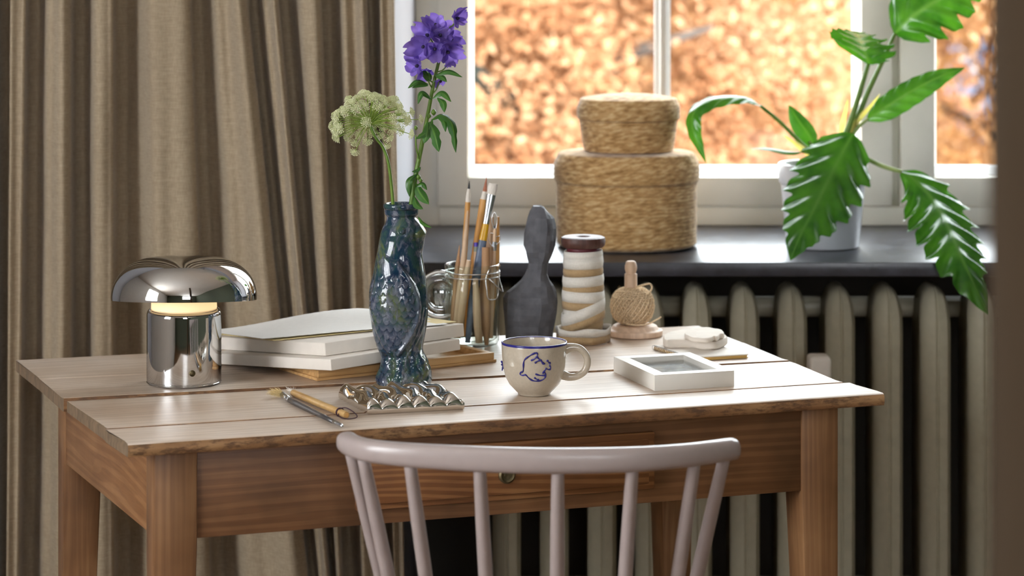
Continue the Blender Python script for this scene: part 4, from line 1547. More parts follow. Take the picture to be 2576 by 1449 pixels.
# ---------------------------------------------------------------- glass jar with tools
jc = T(1188, 866)
JR, JH = .0435, .130
jar = thing('glass_jar', jc, 'open clip-top glass jar full of brushes and wooden tools', 'jar')
jp = [(.036, 0), (.041, .002), (JR, .008), (JR + .0003, .06), (JR, .105), (JR - .001, .109), (JR + .0014, .1115), (JR + .0016, .114), (JR - .0008, .1165), (JR - .001, .119), (JR + .0012, .1225), (JR + .0014, .1275), (JR - .0005, .130)]
ji = [(JR - .003, .1295), (JR - .0038, .124), (JR - .004, .110), (JR - .003, .105), (JR - .0028, .012), (.034, .006), (.0005, .0055)]
MB().lathe(jp + ji, jc, 72).build('glass_body', M['glass'], jar, smooth=True)
wr = MB()
for z in (.1103, .1176):
    wr.tube([jc + Vector(((JR + .001) * math.cos(2 * PI * i / 48), (JR + .001) * math.sin(2 * PI * i / 48), z)) for i in range(49)], .0009, 6)
J = lambda x, y, d=0: P(x, y, jc.y - d)
wr.tube(spline([J(1231, 677, .036), J(1222, 703, .036), J(1225, 730, .038), J(1228, 752, .037), J(1250, 750, .020), J(1254, 720, .018), J(1255, 678, .020)], 28), .0010, 6)
wr.tube([J(1231, 702, .036), J(1262, 732, .022), J(1265, 734, .018), J(1254, 696, .020)], .0012, 6)
wr.build('wire_clip', M['wire'], jar, smooth=True)
# lid hanging open at the left back
lcn = P(1108, 742, jc.y + .018)
ld = Vector((.12, -.95, .25)).normalized()
Rl = ld.to_track_quat('Z', 'Y').to_matrix()
MB().lathe([(.0005, .003), (.018, .003), (.021, .006), (.026, .0075), (.029, .004), (.034, .003), (.0385, .0045), (.0405, .002), (.0405, -.003), (.038, -.006), (.030, -.006), (.024, -.003), (.018, -.0025), (.0005, -.0025)], lcn, 64, R=Rl).build('lid', M['lid_glass'], jar, smooth=True)
lr = MB()
lr.tube([lcn + Rl @ Vector((.0365 * math.cos(2 * PI * i / 48), .0365 * math.sin(2 * PI * i / 48), .0044)) for i in range(49)], .0016, 8)
tag(lr.build('gasket', M['bead_paint'], jar, smooth=True), 'pale rubber seal ring of the lid')


def tool(name, label, cat, segs, pts, d0, d1, group=None, flat=1.0):
    """pts: pixel polyline from tip to foot; d0,d1: distance in front (+) / behind the jar's axis; segs: part name, t0, t1, material, radii"""
    n = len(pts)
    line = [P(x, y, jc.y - (d0 + (d1 - d0) * i / (n - 1))) for i, (x, y) in enumerate(pts)]
    Lc = [0]
    for a_, b_ in zip(line, line[1:]):
        Lc.append(Lc[-1] + (b_ - a_).length)

    def at_(t):
        s_ = t * Lc[-1]
        for i in range(n - 1):
            if s_ <= Lc[i + 1] + 1e-9:
                return line[i].lerp(line[i + 1], (s_ - Lc[i]) / (Lc[i + 1] - Lc[i]))
        return line[-1]
    foot = line[-1]
    t_ = thing(name, foot, label, cat, group)
    for pn_, t0, t1, m_, rads in segs:
        k_ = len(rads)
        MB().tube([at_(t0 + (t1 - t0) * i / (k_ - 1)) for i in range(k_)], rads, 14, flat=flat).build(pn_, m_, t_, smooth='auto')
    return t_


G = 'tools standing in the glass jar'
tool('round_brush', 'ochre handled brush with fine dark tip, leftmost tall brush in the jar', 'brush',
     [('bristles', 0, .05, M['bristle_dark'], [.0003, .0014, .0021]), ('ferrule', .05, .135, M['bristle_white'], [.0022, .0036, .0042]), ('handle', .135, 1, M['handle_ochre'], [.0042, .0046, .0046, .004, .0034])],
     [(1181, 455), (1176, 520), (1168, 640), (1160, 780), (1152, 848)], .005, .0, G)
tool('modelling_stick', 'pale round-ended wooden modelling stick at the left in the jar', 'tool',
     [('stick', 0, 1, M['stick'], [.0015, .0036, .0042, .0052, .0058, .0056, .0046])], [(1177, 530), (1171, 600), (1163, 680), (1150, 800), (1143, 850)], .020, .018, G)
tool('pointed_brush', 'thick ochre handled brush with pointed rust brown bristles in the jar', 'brush',
     [('bristles', 0, .09, M['bristle_pink'], [.0003, .0022, .0036]), ('ferrule', .09, .14, M['bristle_white'], [.0038, .0050]), ('handle', .14, 1, M['handle_ochre'], [.0062, .0064, .006, .005, .004])],
     [(1224, 445), (1215, 520), (1192, 660), (1176, 790), (1172, 846)], -.004, -.010, G)
tool('flat_brush', 'flat white bristled brush with yellow and blue handle in the jar', 'brush',
     [('bristles', 0, .07, M['bristle_white'], [.0072, .0078, .0072]), ('ferrule', .07, .255, M['ferrule'], [.0074, .0066, .0054, .0050]), ('handle_band', .255, .36, M['handle_yellow'], [.0052, .0060, .0064]), ('handle', .36, 1, M['handle_blue'], [.0064, .0070, .0072, .0066, .0054, .004])],
     [(1241, 462), (1224, 555), (1208, 640), (1188, 760), (1176, 862)], -.002, .026, G, .55)
tool('pointed_stick', 'brown wooden modelling tool with pointed tip at the jar rim', 'tool',
     [('stick', 0, 1, M['stick_dark'], [.0005, .0042, .005, .005, .0045])], [(1156, 617), (1150, 680), (1142, 780), (1138, 845)], .004, .006, G)
tool('colour_pencil', 'pale pencil with purple and sage painted end in the jar', 'pencil',
     [('end_cap', 0, .04, M['purple'], [.0036, .0037]), ('band', .04, .09, M['sage'], [.0037, .0037]), ('stick', .09, 1, M['stick'], [.0037, .0037, .0037, .003])], [(1197, 610), (1196, 680), (1206, 790), (1210, 862)], .006, .016, G)
tool('clay_tool', 'thick brown wooden clay tool standing at the right in the jar', 'tool',
     [('stick', 0, 1, M['stick_dark'], [.0066, .0072, .0082, .0086, .0080, .0066, .003])], [(1222, 622), (1222, 700), (1222, 800), (1224, 868)], .012, .022, G)
tool('modelling_stick', 'slim pale wooden modelling stick leaning across the front of the jar', 'tool',
     [('stick', 0, 1, M['stick'], [.004, .0058, .0064, .006, .0045])], [(1180, 655), (1172, 700), (1160, 790), (1152, 850)], .030, .026, G)
tool('spatula_tool', 'broad pale wooden spatula behind the brushes in the jar', 'tool',
     [('stick', 0, 1, M['stick'], [.0065, .0078, .0076, .0066, .005])], [(1233, 545), (1226, 640), (1215, 760), (1208, 846)], -.014, -.006, G, .4)
tool('modelling_stick', 'thin ochre stick, furthest right in the jar', 'tool',
     [('stick', 0, 1, M['handle_ochre'], [.0022, .0040, .0042, .0036])], [(1253, 545), (1251, 650), (1238, 780), (1232, 850)], -.016, -.014, G)
tool('modelling_stick', 'short pale rounded stick seen low through the jar glass', 'tool',
     [('stick', 0, 1, M['stick'], [.004, .0055, .0065, .0062, .004])], [(1196, 700), (1200, 790), (1203, 862)], .030, .030, G)
wl = tool('wire_loop_tool', 'slim clay tool with looped wire ends rising above the jar', 'tool',
          [('stick', 0, 1, M['stick'], [.0028, .0036, .0036, .003]), ('ferrule', .12, .2, M['ferrule'], [.0040, .0040])], [(1245, 575), (1242, 660), (1236, 780), (1236, 850)], .004, .004, G)
wlm = MB()
for loop_ in ([(1242, 578), (1237, 552), (1243, 534), (1251, 552), (1247, 578)], [(1240, 624), (1228, 600), (1233, 586), (1243, 590), (1244, 612)], [(1246, 618), (1258, 606), (1257, 594), (1248, 596)]):
    wlm.tube(spline([P(x, y, jc.y - .006) for x, y in loop_], 20), .0007, 6)
wlm.build('wire_loop', M['wire'], wl, smooth=True)

# ---------------------------------------------------------------- clay bust
SY = 4.055
sk = SY / FPX
bc = Vector(((1336 - 1288) * sk, SY, TZ))
cb = MB()
bl = [(526, 1341), (535, 1334), (560, 1326), (600, 1318), (625, 1317), (645, 1324), (670, 1330), (690, 1325), (710, 1312), (725, 1298), (735, 1280), (745, 1266), (770, 1265), (800, 1268), (840, 1271), (868, 1272)]
brr = [(526, 1380), (535, 1386), (550, 1394), (575, 1399), (600, 1400), (630, 1396), (650, 1389), (668, 1380), (690, 1377), (706, 1377), (720, 1390), (740, 1400), (765, 1403), (800, 1400), (840, 1392), (868, 1390)]
rings_ = []
NZb, NAb = 24, 20
for j in range(NZb + 1):
    py = 868 - (868 - 526) * j / NZb
    z = TZ + (868 - py) * sk
    lx, rx = interp(py, bl), interp(py, brr)
    cxp, hw = (lx + rx) / 2, (rx - lx) / 2
    dep = interp(py, [(526, 22), (560, 34), (600, 38), (640, 36), (675, 27), (700, 28), (730, 36), (770, 40), (868, 38)])
    ring = []
    for i in range(NAb):
        a = 2 * PI * i / NAb
        ca, sa = math.cos(a), math.sin(a)
        sq = 0.72 if py < 660 else .8
        ex_ = math.copysign(abs(ca) ** sq, ca)
        ey_ = math.copysign(abs(sa) ** sq, sa)
        h = 1 + .12 * noise.noise(Vector((ca * 2.2, sa * 2.2, py * .016))) + .06 * noise.noise(Vector((ca * 6, sa * 6, py * .05))) + .02 * noise.cell(Vector((ca * 3, sa * 3, py * .02)))
        # faceted planes of the head and torso, jaw line
        pf5 = .87 / math.cos(((a + 1.25) % (2 * PI / 5)) - PI / 5)
        h *= 1 + (pf5 - 1) * (1.0 if py < 655 else .45)
        h += random.uniform(-.055, .055)
        if 535 < py < 662:
            h += .05 * (abs(math.sin(1.5 * a + .5)) - .5)
        if 655 < py < 672:
            h -= .05
        zz = z
        if py < 560:
            zz -= .012 * max(0, ca) * (560 - py) / 34 * .9
        ring.append(Vector(((cxp + hw * ex_ * (1 + (h - 1) * .6) - 1288) * sk, SY + dep * sk * ey_ * h, zz)))
    wl_, wr_ = min(v.x for v in ring), max(v.x for v in ring)
    L0, R0_ = (lx - 1288) * sk, (rx - 1288) * sk
    for v in ring:
        v.x = L0 + (v.x - wl_) / (wr_ - wl_) * (R0_ - L0)
    rings_.append(ring)
cb.rings(rings_)
bo = cb.build('clay_bust', M['clay'], smooth='auto', origin=bc)
bo.data.set_sharp_from_angle(angle=0.12)
tag(bo, 'rough dark grey clay bust with faceted head behind the mug', 'sculpture')

# ---------------------------------------------------------------- ribbon spool
spc = T(1467, 858)
pk = spc.y / FPX
spo = thing('ribbon_spool', spc, 'old wooden spool wound with two-tone cotton tape', 'spool')


def zof(py):
    return (858 - py) * pk


sp_prof = [(.0005, 0), (.030, 0), (.034, .003), (.034, .010), (.030, .013), (.024, .014), (.024, zof(628)), (.0255, zof(622)), (.0325, zof(621)), (.0352, zof(616)), (.0362, zof(606)), (.0352, zof(597)), (.032, zof(594.5)), (.0130, zof(594.5)), (.0105, zof(597)), (.0105, zof(606)), (.0005, zof(607))]
MB().lathe(sp_prof, spc, 64).build('spool_core', M['spool_wood'], spo, smooth='auto')
rc = MB()
rc.lathe([(.0262, zof(636)), (.0268, zof(624)), (.0255, zof(621.5))], spc, 48, cap0=False, cap1=False)
tag(rc.build('painted_neck', M['spool_red'], spo, smooth=True, solid=.0008), 'dark red painted neck')


def wrap(py_l, py_r, hpx, r, mat_, name, a0=PI, turns=1.02, tilt_phase=0.0, flare=0.0):
    """one turn of flat tape: centre row at the left / right silhouette differs (tilted turn)"""
    n = 60
    outer = []
    for i in range(n + 1):
        a = a0 + 2 * PI * turns * i / n
        mid = (py_l + py_r) / 2 + (py_r - py_l) / 2 * math.cos(a)
        rr_ = r
        outer.append([(rr_ + flare, mid + hpx / 2), (rr_ + flare + .0009, mid), (rr_ + flare, mid - hpx / 2)])
    m = MB()
    for i in range(n + 1):
        a = a0 + 2 * PI * turns * i / n
        for (rr_, py) in outer[i]:
            m.v.append(spc + Vector((rr_ * math.cos(a), rr_ * math.sin(a), zof(py))))
    for i in range(n):
        for j in range(2):
            m.f.append((i * 3 + j, i * 3 + j + 1, i * 3 + 4 + j, i * 3 + 3 + j))
    return m.build(name, mat_, spo, smooth=True, solid=.0009)


R1 = .0318
# (left row, right row, height, radius) from the bottom turn to the top; each turn has a tan lower and a white upper half
MB().lathe([(.0238, zof(828)), (.0302, zof(826)), (.0312, zof(790)), (.0312, zof(640)), (.0290, zof(632)), (.0238, zof(631))], spc, 48).build('tape_core', M['tape_tan'], spo, smooth='auto')
turns_ = [(641, 638, 20, R1 - .0010, 'w'), (660, 657, 30, R1 - .0002, 'w'), (683, 680, 22, R1 - .0003, 't'), (700, 694, 14, R1 - .0008, 'w'),
          (707, 701, 26, R1 + .0010, 'w'), (728, 722, 20, R1 + .0009, 't'), (742, 744, 28, R1 + .0020, 'w'), (764, 766, 22, R1 + .0019, 't'),
          (784, 788, 22, R1 - .0002, 'w'), (806, 812, 34, R1 - .0004, 't'), (804, 762, 30, R1 + .0030, 'w'), (828, 786, 22, R1 + .0029, 't')]
for pl_, pr_, hh, rr_, c_ in turns_:
    wrap(pl_, pr_, hh, rr_, M['tape_white' if c_ == 'w' else 'tape_tan'], 'tape_turn')
# loose loop lying around the foot
for z0, z1, mt in ((0.0005, .0125, 'tape_tan'), (.0125, .0245, 'tape_white')):
    m = MB()
    n = 70
    for i in range(n + 1):
        a = 2 * PI * i / n
        rr_ = .0425 + .0018 * math.sin(5 * a + 1) + .001 * math.sin(9 * a)
        wv = .0022 * math.sin(4 * a + .5) if mt == 'tape_white' else 0
        cxo = Vector((-.0008, -.003, 0))
        fl = .0015
        m.v.append(spc + cxo + Vector(((rr_ - fl * 0) * math.cos(a), rr_ * math.sin(a), z0)))
        m.v.append(spc + cxo + Vector(((rr_ + (fl if mt == 'tape_white' else 0)) * math.cos(a), (rr_ + fl) * math.sin(a), z1 + wv)))
    for i in range(n):
        m.f.append((2 * i, 2 * i + 2, 2 * i + 3, 2 * i + 1))
    m.build('loose_tape', M[mt], spo, smooth=True, solid=.0008)

# ---------------------------------------------------------------- twine on a wooden stand
tc_ = T(1597, 843)
tk = tc_.y / FPX
ts = thing('twine_holder', tc_, 'turned beech stand with upright peg for the ball of twine', 'twine stand')
zt = lambda py: (843 - py) * tk
MB().lathe([(.0005, 0), (.0445, 0), (.0458, .0012), (.0458, .0085), (.0445, .0098), (.041, .0102), (.0385, .0125), (.036, .016), (.033, .0175), (.0005, .0175)], tc_, 72).build('base', M['beech'], ts, smooth='auto')
pegx = tc_ + Vector(((1587 - 1597) * tk, 0, 0))
MB().lathe([(.0105, .0176), (.0105, zt(690)), (.0102, zt(689)), (.0084, zt(687)), (.0090, zt(683)), (.0102, zt(676)), (.0100, zt(668)), (.0080, zt(659)), (.0060, zt(656.5)), (.0005, zt(656))], pegx, 40).build('peg', M['beech'], ts, smooth='auto')
bcn = tc_ + Vector((-.0040, 0, .0176))
ball = thing('twine_ball', bcn, 'ball of natural jute twine wound around the wooden peg', 'twine')
BR, BH = .0345, .060
bprof = []
for i in range(17):
    t = i / 16
    a = -PI / 2 + PI * t
    bprof.append((max(.0110, (BR - .0030) * max(0, math.cos(a)) ** .62), BH / 2 + BH / 2 * math.sin(a)))
MB().lathe(bprof, bcn + Vector((0, 0, .0005)), 48).build('core', M['twine'], ball, smooth=True)
rnd = random.Random(3)
strand = MB()


def ball_pt(a, f, lift):
    el = f * PI / 2
    r = max(.0115, (BR + lift) * max(0.0, math.cos(el)) ** .62)
    return bcn + Vector((r * math.cos(a), r * math.sin(a), .0008 + BH / 2 + (BH / 2 + lift * .5) * math.sin(el) * .985))


for sgn, ph0, nst in ((1, 0, 26), (-1, .4, 34)):
    for s_ in range(nst):
        a0 = 2 * PI * s_ / nst + ph0
        pts = [ball_pt(a0 + sgn * (t / 14 - .5) * 2.6, math.sin((t / 14 - .5) * PI) * .9, .0004 + (.0011 if sgn > 0 else -.0006) + rnd.uniform(0, .0005)) for t in range(15)]
        strand.tube(pts, .0011, 6, cap=False)
for s_ in range(16):
    f = -.86 + .05 * s_ if s_ < 6 else .35 + .055 * (s_ - 6)
    strand.tube([ball_pt(2 * PI * i / 36, f + .04 * math.sin(2 * PI * i / 36 + s_), .0016) for i in range(37)], .0009, 5, cap=False)
strand.tube([ball_pt(-2.6 + 1.6 * i / 20, -.75 + 1.5 * i / 20, .0026) for i in range(21)], .0011, 6)
tag(strand.build('wound_strands', M['twine'], ball, smooth=True), kind='stuff')
q = lambda x, y, d=0: P(x, y, tc_.y - d)
for _pl, _r in (([q(1600, 722, .012), q(1615, 718, .014), q(1634, 714, .010), q(1640, 722, .010), q(1634, 736, .014), q(1622, 744, .02)], .0016),
               ([q(1575, 815, .032), q(1600, 818, .036), q(1630, 815, .036), q(1648, 806, .036), q(1664, 797, .036)], .0013)):
    MB().tube(spline(_pl, 20), _r, 8).build('loose_end', M['twine'], ball, smooth=True)
fz_ = MB()
for i in range(240):
    a, f = rnd.uniform(0, 2 * PI), rnd.uniform(-.9, .9)
    p = ball_pt(a, f, .001)
    dd = (p - (bcn + Vector((0, 0, BH / 2)))).normalized() + Vector((rnd.uniform(-.6, .6), rnd.uniform(-.6, .6), rnd.uniform(-.6, .6)))
    fz_.tube([p, p + dd * .0025, p + dd * .003 + Vector((rnd.uniform(-.002, .002), 0, rnd.uniform(-.002, .002)))], .00012, 3, cap=False)
tag(fz_.build('fuzz', M['twine'], ball), kind='stuff')

# ---------------------------------------------------------------- picture frame lying flat
pf, pr, plf = T(1647, 984), T(1847, 972), T(1540, 935)
u1 = (pr - pf).normalized()
v1 = Vector((-u1.y, u1.x, 0))
pw, pdp, ph = (pr - pf).length, (plf - pf).length * .985, .0232
pic = thing('picture_frame', pf + u1 * pw / 2 + v1 * pdp / 2, 'deep white box picture frame lying face up on the table', 'picture frame')
fw = .0185
O = lambda a_, b_, z=0: pf + u1 * a_ + v1 * b_ + Vector((0, 0, z))
# mitred frame members, each with its own end cuts
mem = [((0, 0), (pw, 0), (pw - fw, fw), (fw, fw)), ((pw, 0), (pw, pdp), (pw - fw, pdp - fw), (pw - fw, fw)), ((pw, pdp), (0, pdp), (fw, pdp - fw), (pw - fw, pdp - fw)), ((0, pdp), (0, 0), (fw, fw), (fw, pdp - fw))]
for q4 in mem:
    MB().prism([O(*c_) for c_ in q4], [O(*c_, ph) for c_ in q4]).build('frame_member', M['photo_frame'], pic, bevel=.0004)
art = NT('grey_wash_print')
art.p(Roughness=.4)
nn_ = art.n('ShaderNodeTexNoise', Scale=26.0, Detail=4.0, Distortion=2.2)
art.l(art.coord((1, .55, 1), (0, 0, .5)), nn_.inputs['Vector'])
art.l(art.ramp(nn_.outputs['Fac'], [(.34, lin(140, 146, 160)), (.48, lin(184, 188, 198)), (.56, lin(220, 222, 228)), (.62, lin(150, 156, 170)), (.75, lin(224, 224, 230))]), art.b.inputs['Base Color'])
MB().prism([O(fw, fw, .004), O(pw - fw, fw, .004), O(pw - fw, pdp - fw, .004), O(fw, pdp - fw, .004)], [O(fw, fw, .0125), O(pw - fw, fw, .0125), O(pw - fw, pdp - fw, .0125), O(fw, pdp - fw, .0125)]).build('print', art.m, pic)
MB().prism([O(fw, fw, .0142), O(pw - fw, fw, .0142), O(pw - fw, pdp - fw, .0142), O(fw, pdp - fw, .0142)], [O(fw, fw, .0155), O(pw - fw, fw, .0155), O(pw - fw, pdp - fw, .0155), O(fw, pdp - fw, .0155)]).build('glass_pane', M['pane'], pic)

# ---------------------------------------------------------------- notebook and plaster pieces
nF, nR, nL = T(1738, 909), T(1883, 901), T(1645, 879)
nb = thing('notebook', (nR + nL) / 2, 'thin gold covered spiral notebook under the plaster pieces', 'notebook')
nC = nR + (nL - nF)
UPZ = lambda z: Vector((0, 0, z))
MB().prism([nF + UPZ(.0003), nR + UPZ(.0003), nC + UPZ(.0003), nL + UPZ(.0003)], [nF + UPZ(.0018), nR + UPZ(.0018), nC + UPZ(.0018), nL + UPZ(.0018)]).build('back_cover', M['kraft'], nb, bevel=.0004)
i1, i2 = (nR - nF).normalized() * .0015, (nL - nF).normalized() * .0015
MB().prism([nF + i2 + UPZ(.002), nR - i1 + i2 + UPZ(.002), nC - i1 - i2 + UPZ(.002), nL - i2 + UPZ(.002)], [nF + i2 + UPZ(.0046), nR - i1 + i2 + UPZ(.0046), nC - i1 - i2 + UPZ(.0046), nL - i2 + UPZ(.0046)]).build('pages', M['kraft'], nb)
MB().prism([nF + UPZ(.0048), nR + UPZ(.0048), nC + UPZ(.0048), nL + UPZ(.0048)], [nF + UPZ(.0066), nR + UPZ(.0066), nC + UPZ(.0066), nL + UPZ(.0066)]).build('front_cover', M['box_white'], nb, bevel=.0004)
spw = MB()
nS = 22
for i in range(nS):
    c_ = nF.lerp(nL, (i + .5) / nS) + UPZ(.0036)
    u_ = (nR - nF).normalized()
    spw.tube([c_ + u_ * .0032 * math.cos(t) - u_ * .0012 + UPZ(.0036 * math.sin(t)) for t in [2 * PI * k_ / 12 for k_ in range(13)]], .0005, 5)
spw.build('spiral_binding', M['wire'], nb, smooth=True)


def plaster_piece(name, label, outline, zb, hts, seed):
    """outline in photograph pixels on level zb; top edge softly rounded and uneven"""
    base_ = [T(x, y, zb) for x, y in outline]
    n = len(base_)
    dense = []
    for i in range(n):
        for s_ in range(5):
            p0, p1, p2, p3 = base_[i - 1], base_[i], base_[(i + 1) % n], base_[(i + 2) % n]
            t = s_ / 5
            dense.append(.5 * ((2 * p1) + (p2 - p0) * t + (2 * p0 - 5 * p1 + 4 * p2 - p3) * t * t + (3 * p1 - p0 - 3 * p2 + p3) * t ** 3))
    c_ = sum(dense, Vector()) / len(dense)
    rr = []
    for hz, s_ in hts:
        rr.append([Vector((c_.x + (p.x - c_.x) * s_, c_.y + (p.y - c_.y) * s_, zb + hz * (1 + .08 * noise.noise(Vector((p.x * 60, p.y * 60, seed)))) + .0006 * noise.noise(p * 160))) for p in dense])
    o = MB().rings(rr).build(name, M['plaster'], smooth='auto', origin=(c_.x, c_.y, zb))
    return tag(o, label, 'plaster piece', 'plaster pieces on the notebook')


NBZ = TZ + .0068
plaster_piece('plaster_shard', 'long low white plaster shard lying on the notebook', [(1668, 866), (1680, 856), (1720, 848), (1760, 850), (1800, 856), (1828, 862), (1826, 872), (1800, 881), (1765, 880), (1740, 876), (1700, 876), (1674, 876)], NBZ,
              [(0.0004, .95), (.003, 1.0), (.010, 1.0), (.0130, .96), (.0138, .88), (.0132, .5)], 2)
plaster_piece('plaster_shard', 'oval white plaster shard with notched edge stacked on top', [(1722, 850), (1735, 838), (1765, 834), (1795, 836), (1816, 841), (1822, 850), (1812, 852), (1804, 858), (1796, 857), (1785, 862), (1755, 862), (1735, 858)], NBZ + .0148,
              [(.0002, .97), (.002, 1.0), (.0055, 1.0), (.0072, .97), (.0076, .9), (.0074, .5)], 5)

# ---------------------------------------------------------------- jute baskets on the sill


def superring(cx_, cy_, rx_, ry_, z, n=96, e=2.25, jit=0.0, ph=0):
    out = []
    for i in range(n):
        a = 2 * PI * i / n
        ca, sa = math.cos(a), math.sin(a)
        f = 1 + jit * noise.noise(Vector((ca * 14, sa * 14, z * 160 + ph)))
        out.append(Vector((cx_ + rx_ * f * math.copysign(abs(ca) ** (2 / e), ca), cy_ + ry_ * f * math.copysign(abs(sa) ** (2 / e), sa), z)))
    return out


def basket(name, label, px, rpx, Yc, ryf, z0, h_body, h_lid, flare0, flare1, lidx, dome=.003):
    kk_ = Yc / FPX
    cx_ = (px - 1288) * kk_
    R_ = rpx * kk_
    t_ = thing(name, (cx_, Yc, z0), label, 'basket')
    nrow = int(h_body / .0062)
    rr = []
    for i in range(nrow * 4 + 1):                       # coiled rows of rope
        t = i / (nrow * 4)
        s_ = flare0 + (flare1 - flare0) * t ** .8
        s_ *= (1 - .10 * (1 - min(1, t / .07)) ** 2)
        bul = .0009 * abs(math.sin(PI * t * nrow))
        rr.append(superring(cx_, Yc, R_ * s_ + bul, R_ * ryf * s_ + bul, z0 + .0006 + h_body * t, jit=.006))
    MB().rings(rr).build('basket_body', M['jute'], t_, smooth=True)
    rr = []
    zl = z0 + h_body + .0014
    nr = 6
    for i in range(nr * 4 + 1):
        t = i / (nr * 4)
        bul = .0009 * abs(math.sin(PI * t * nr))
        rnd_ = 1 - .10 * max(0, (t - .45) / .55) ** 2.2
        rnd_ *= 1 - .02 * (1 - min(1, t / .12))
        rr.append(superring(cx_, Yc, R_ * lidx * rnd_ + bul, R_ * ryf * lidx * rnd_ + bul, zl + h_lid * (t if t < .8 else .8 + .2 * math.sin((t - .8) / .2 * PI / 2)), jit=.006, ph=7))
    for s_ in (.85, .7, .5, .25, .03):
        rr.append(superring(cx_, Yc, R_ * lidx * s_, R_ * ryf * lidx * s_, zl + h_lid + dome * (1 - (s_ / .9) ** 2), jit=.004))
    MB().rings(rr).build('lid', M['jute'], t_, smooth=True)
    return t_


BY = 4.735
bk_ = BY / FPX
basket('jute_basket', 'large round woven jute basket with lid on the sill', 1576, 179, BY, .92, SILL_Z + .0005, .122, .0545, .975, .985, 1.02)
basket('jute_basket', 'small woven jute basket with lid stacked on the large one', 1581, 125, BY, 1.0, SILL_Z + .1795, .060, .040, .885, .985, 1.03, dome=.009)

# ---------------------------------------------------------------- potted philodendron
PYc = 4.73
pk2 = PYc / FPX
pc = Vector(((2070 - 1288) * pk2, PYc, SILL_Z + .0005))
pot = thing('plant_pot', pc, 'glazed white flower pot on the stone sill', 'pot')
rb, rt = .0685, .0835
pp = [(.060, 0), (rb - .002, .001), (rb, .004), (rb + (.0105) * 1.0, .118), (rt - .0022, .1195), (rt - .001, .122), (rt + .0012, .1545), (rt + .0008, .157), (rt - .002, .158), (rt - .0045, .157), (rt - .006, .150), (rt - .010, .118), (.064, .02), (.0005, .018)]
MB().lathe(pp, pc, 72).build('pot_body', M['pot'], pot, smooth='auto')
so = MB()
so.grid(20, 20, lambda u, v_: Vector((pc.x + .0715 * (v_ + .0001) * math.cos(2 * PI * u), pc.y + .0715 * (v_ + .0001) * math.sin(2 * PI * u), pc.z + .138 + .003 * noise.noise(Vector((u * 7, v_ * 5, 1))))))
so.build('soil', M['soil'], pot, smooth=True)
ph_ = thing('philodendron', pc + Vector((0, 0, .135)), 'green philodendron with long toothed glossy leaves growing in the white pot', 'plant')
Q = lambda x, y, d=0.0: P(x, y, PYc + d)


def stalk(pts, r0, r1, name='stalk', m_='stem'):
    s_ = spline([Q(*p) for p in pts], 24)
    return MB().tube(s_, [r0 + (r1 - r0) * i / 24 for i in range(25)], 10).build(name, M[m_], ph_, smooth=True)


stalk([(2095, 440, .0), (2120, 360, -.005), (2145, 290, -.005), (2168, 215, 0), (2185, 160, 0)], .0075, .0042)
stalk([(2100, 440, .005), (2140, 340, .005), (2180, 240, .005), (2222, 150, .005), (2252, 84, .005)], .0065, .0040)
stalk([(2090, 440, .0), (2050, 395, .0), (2005, 350, -.005), (1960, 305, -.01), (1913, 266, -.012)], .0050, .0034)
stalk([(2105, 440, -.01), (2135, 395, -.03), (2175, 398, -.05), (2220, 418, -.06), (2268, 432, -.065)], .0050, .0040, m_='stem_pale')
stalk([(2100, 440, .0), (2130, 370, .0), (2155, 325, .0), (2184, 298, .0)], .0042, .0030, m_='stem_pale')
stalk([(2092, 440, -.005), (2110, 400, -.03), (2125, 365, -.05), (2140, 348, -.055)], .0045, .0035)
stalk([(2090, 440, .005), (2060, 390, .01), (2035, 355, .01)], .004, .003)
stalk([(2090, 440, -.005), (2050, 390, -.02), (2015, 380, -.02)], .004, .003)
for s_ in ([(2105, 430, .01), (2120, 330, .012), (2133, 250, .012)], [(2112, 430, .0), (2150, 320, -.002), (2195, 262, -.004), (2214, 236, -.004)], [(2080, 420, -.01), (2030, 380, -.02), (1972, 340, -.02)]):
    leaf_obj('sheath', M['sheath'], ph_, [Q(*p) for p in s_], .006, env_lance, (.3, -.9, .1), fold=.8, nl=20, nw=3)


def toothed(n, depth, sharp=2.2, ph0=0.0):
    def lb(t, f):
        x_ = (t * n + ph0 + (.35 if f > 0 else 0)) % 1.0
        # rounded lobe that ends in a forward hook, narrow sinus between lobes
        prof_ = 1 - depth * (math.exp(-((x_ - .5) / .17) ** 2)) + .10 * math.exp(-((x_ - .26) / .12) ** 2)
        k_ = abs(f) ** 1.2
        return 1 + (prof_ - 1) * k_ * sstep(.03, .12, t) * (1 - sstep(.78, .9, t))
    return lb


env_big = lambda t: interp(t, [(0, .30), (.05, .72), (.14, .95), (.3, 1.0), (.45, .92), (.6, .72), (.72, .52), (.82, .34), (.9, .19), (.96, .08), (1, .0)])
env_long = lambda t: interp(t, [(0, .12), (.06, .6), (.15, .92), (.3, 1.0), (.5, .94), (.68, .74), (.84, .42), (.94, .18), (1, 0)])
LF = lambda pts, wpx, env, up, **kw: leaf_obj('leaf', M['leaf'], ph_, [Q(*p) for p in pts], wpx * pk2, env, up, **kw)
# big toothed leaf hanging in front of the pot
LF([(2146, 335, -.06), (2118, 385, -.085), (2085, 450, -.125), (2048, 525, -.17), (2012, 595, -.22), (1988, 656, -.265)], 94, env_big, (-.10, -.92, .40), fold=.16, corr=.0040, kc=6.5, nl=120, nw=12, lobes=toothed(6.5, .22), droop=.10)
# large leaf drooping to the right
LF([(2266, 432, -.065), (2300, 452, -.075), (2345, 500, -.11), (2385, 570, -.18), (2420, 650, -.25), (2455, 725, -.285), (2487, 792, -.305)], 84, env_long, (.10, -.74, .66), fold=.30, corr=.006, kc=8, nl=110, nw=9, lobes=toothed(8.0, .26, ph0=.2))
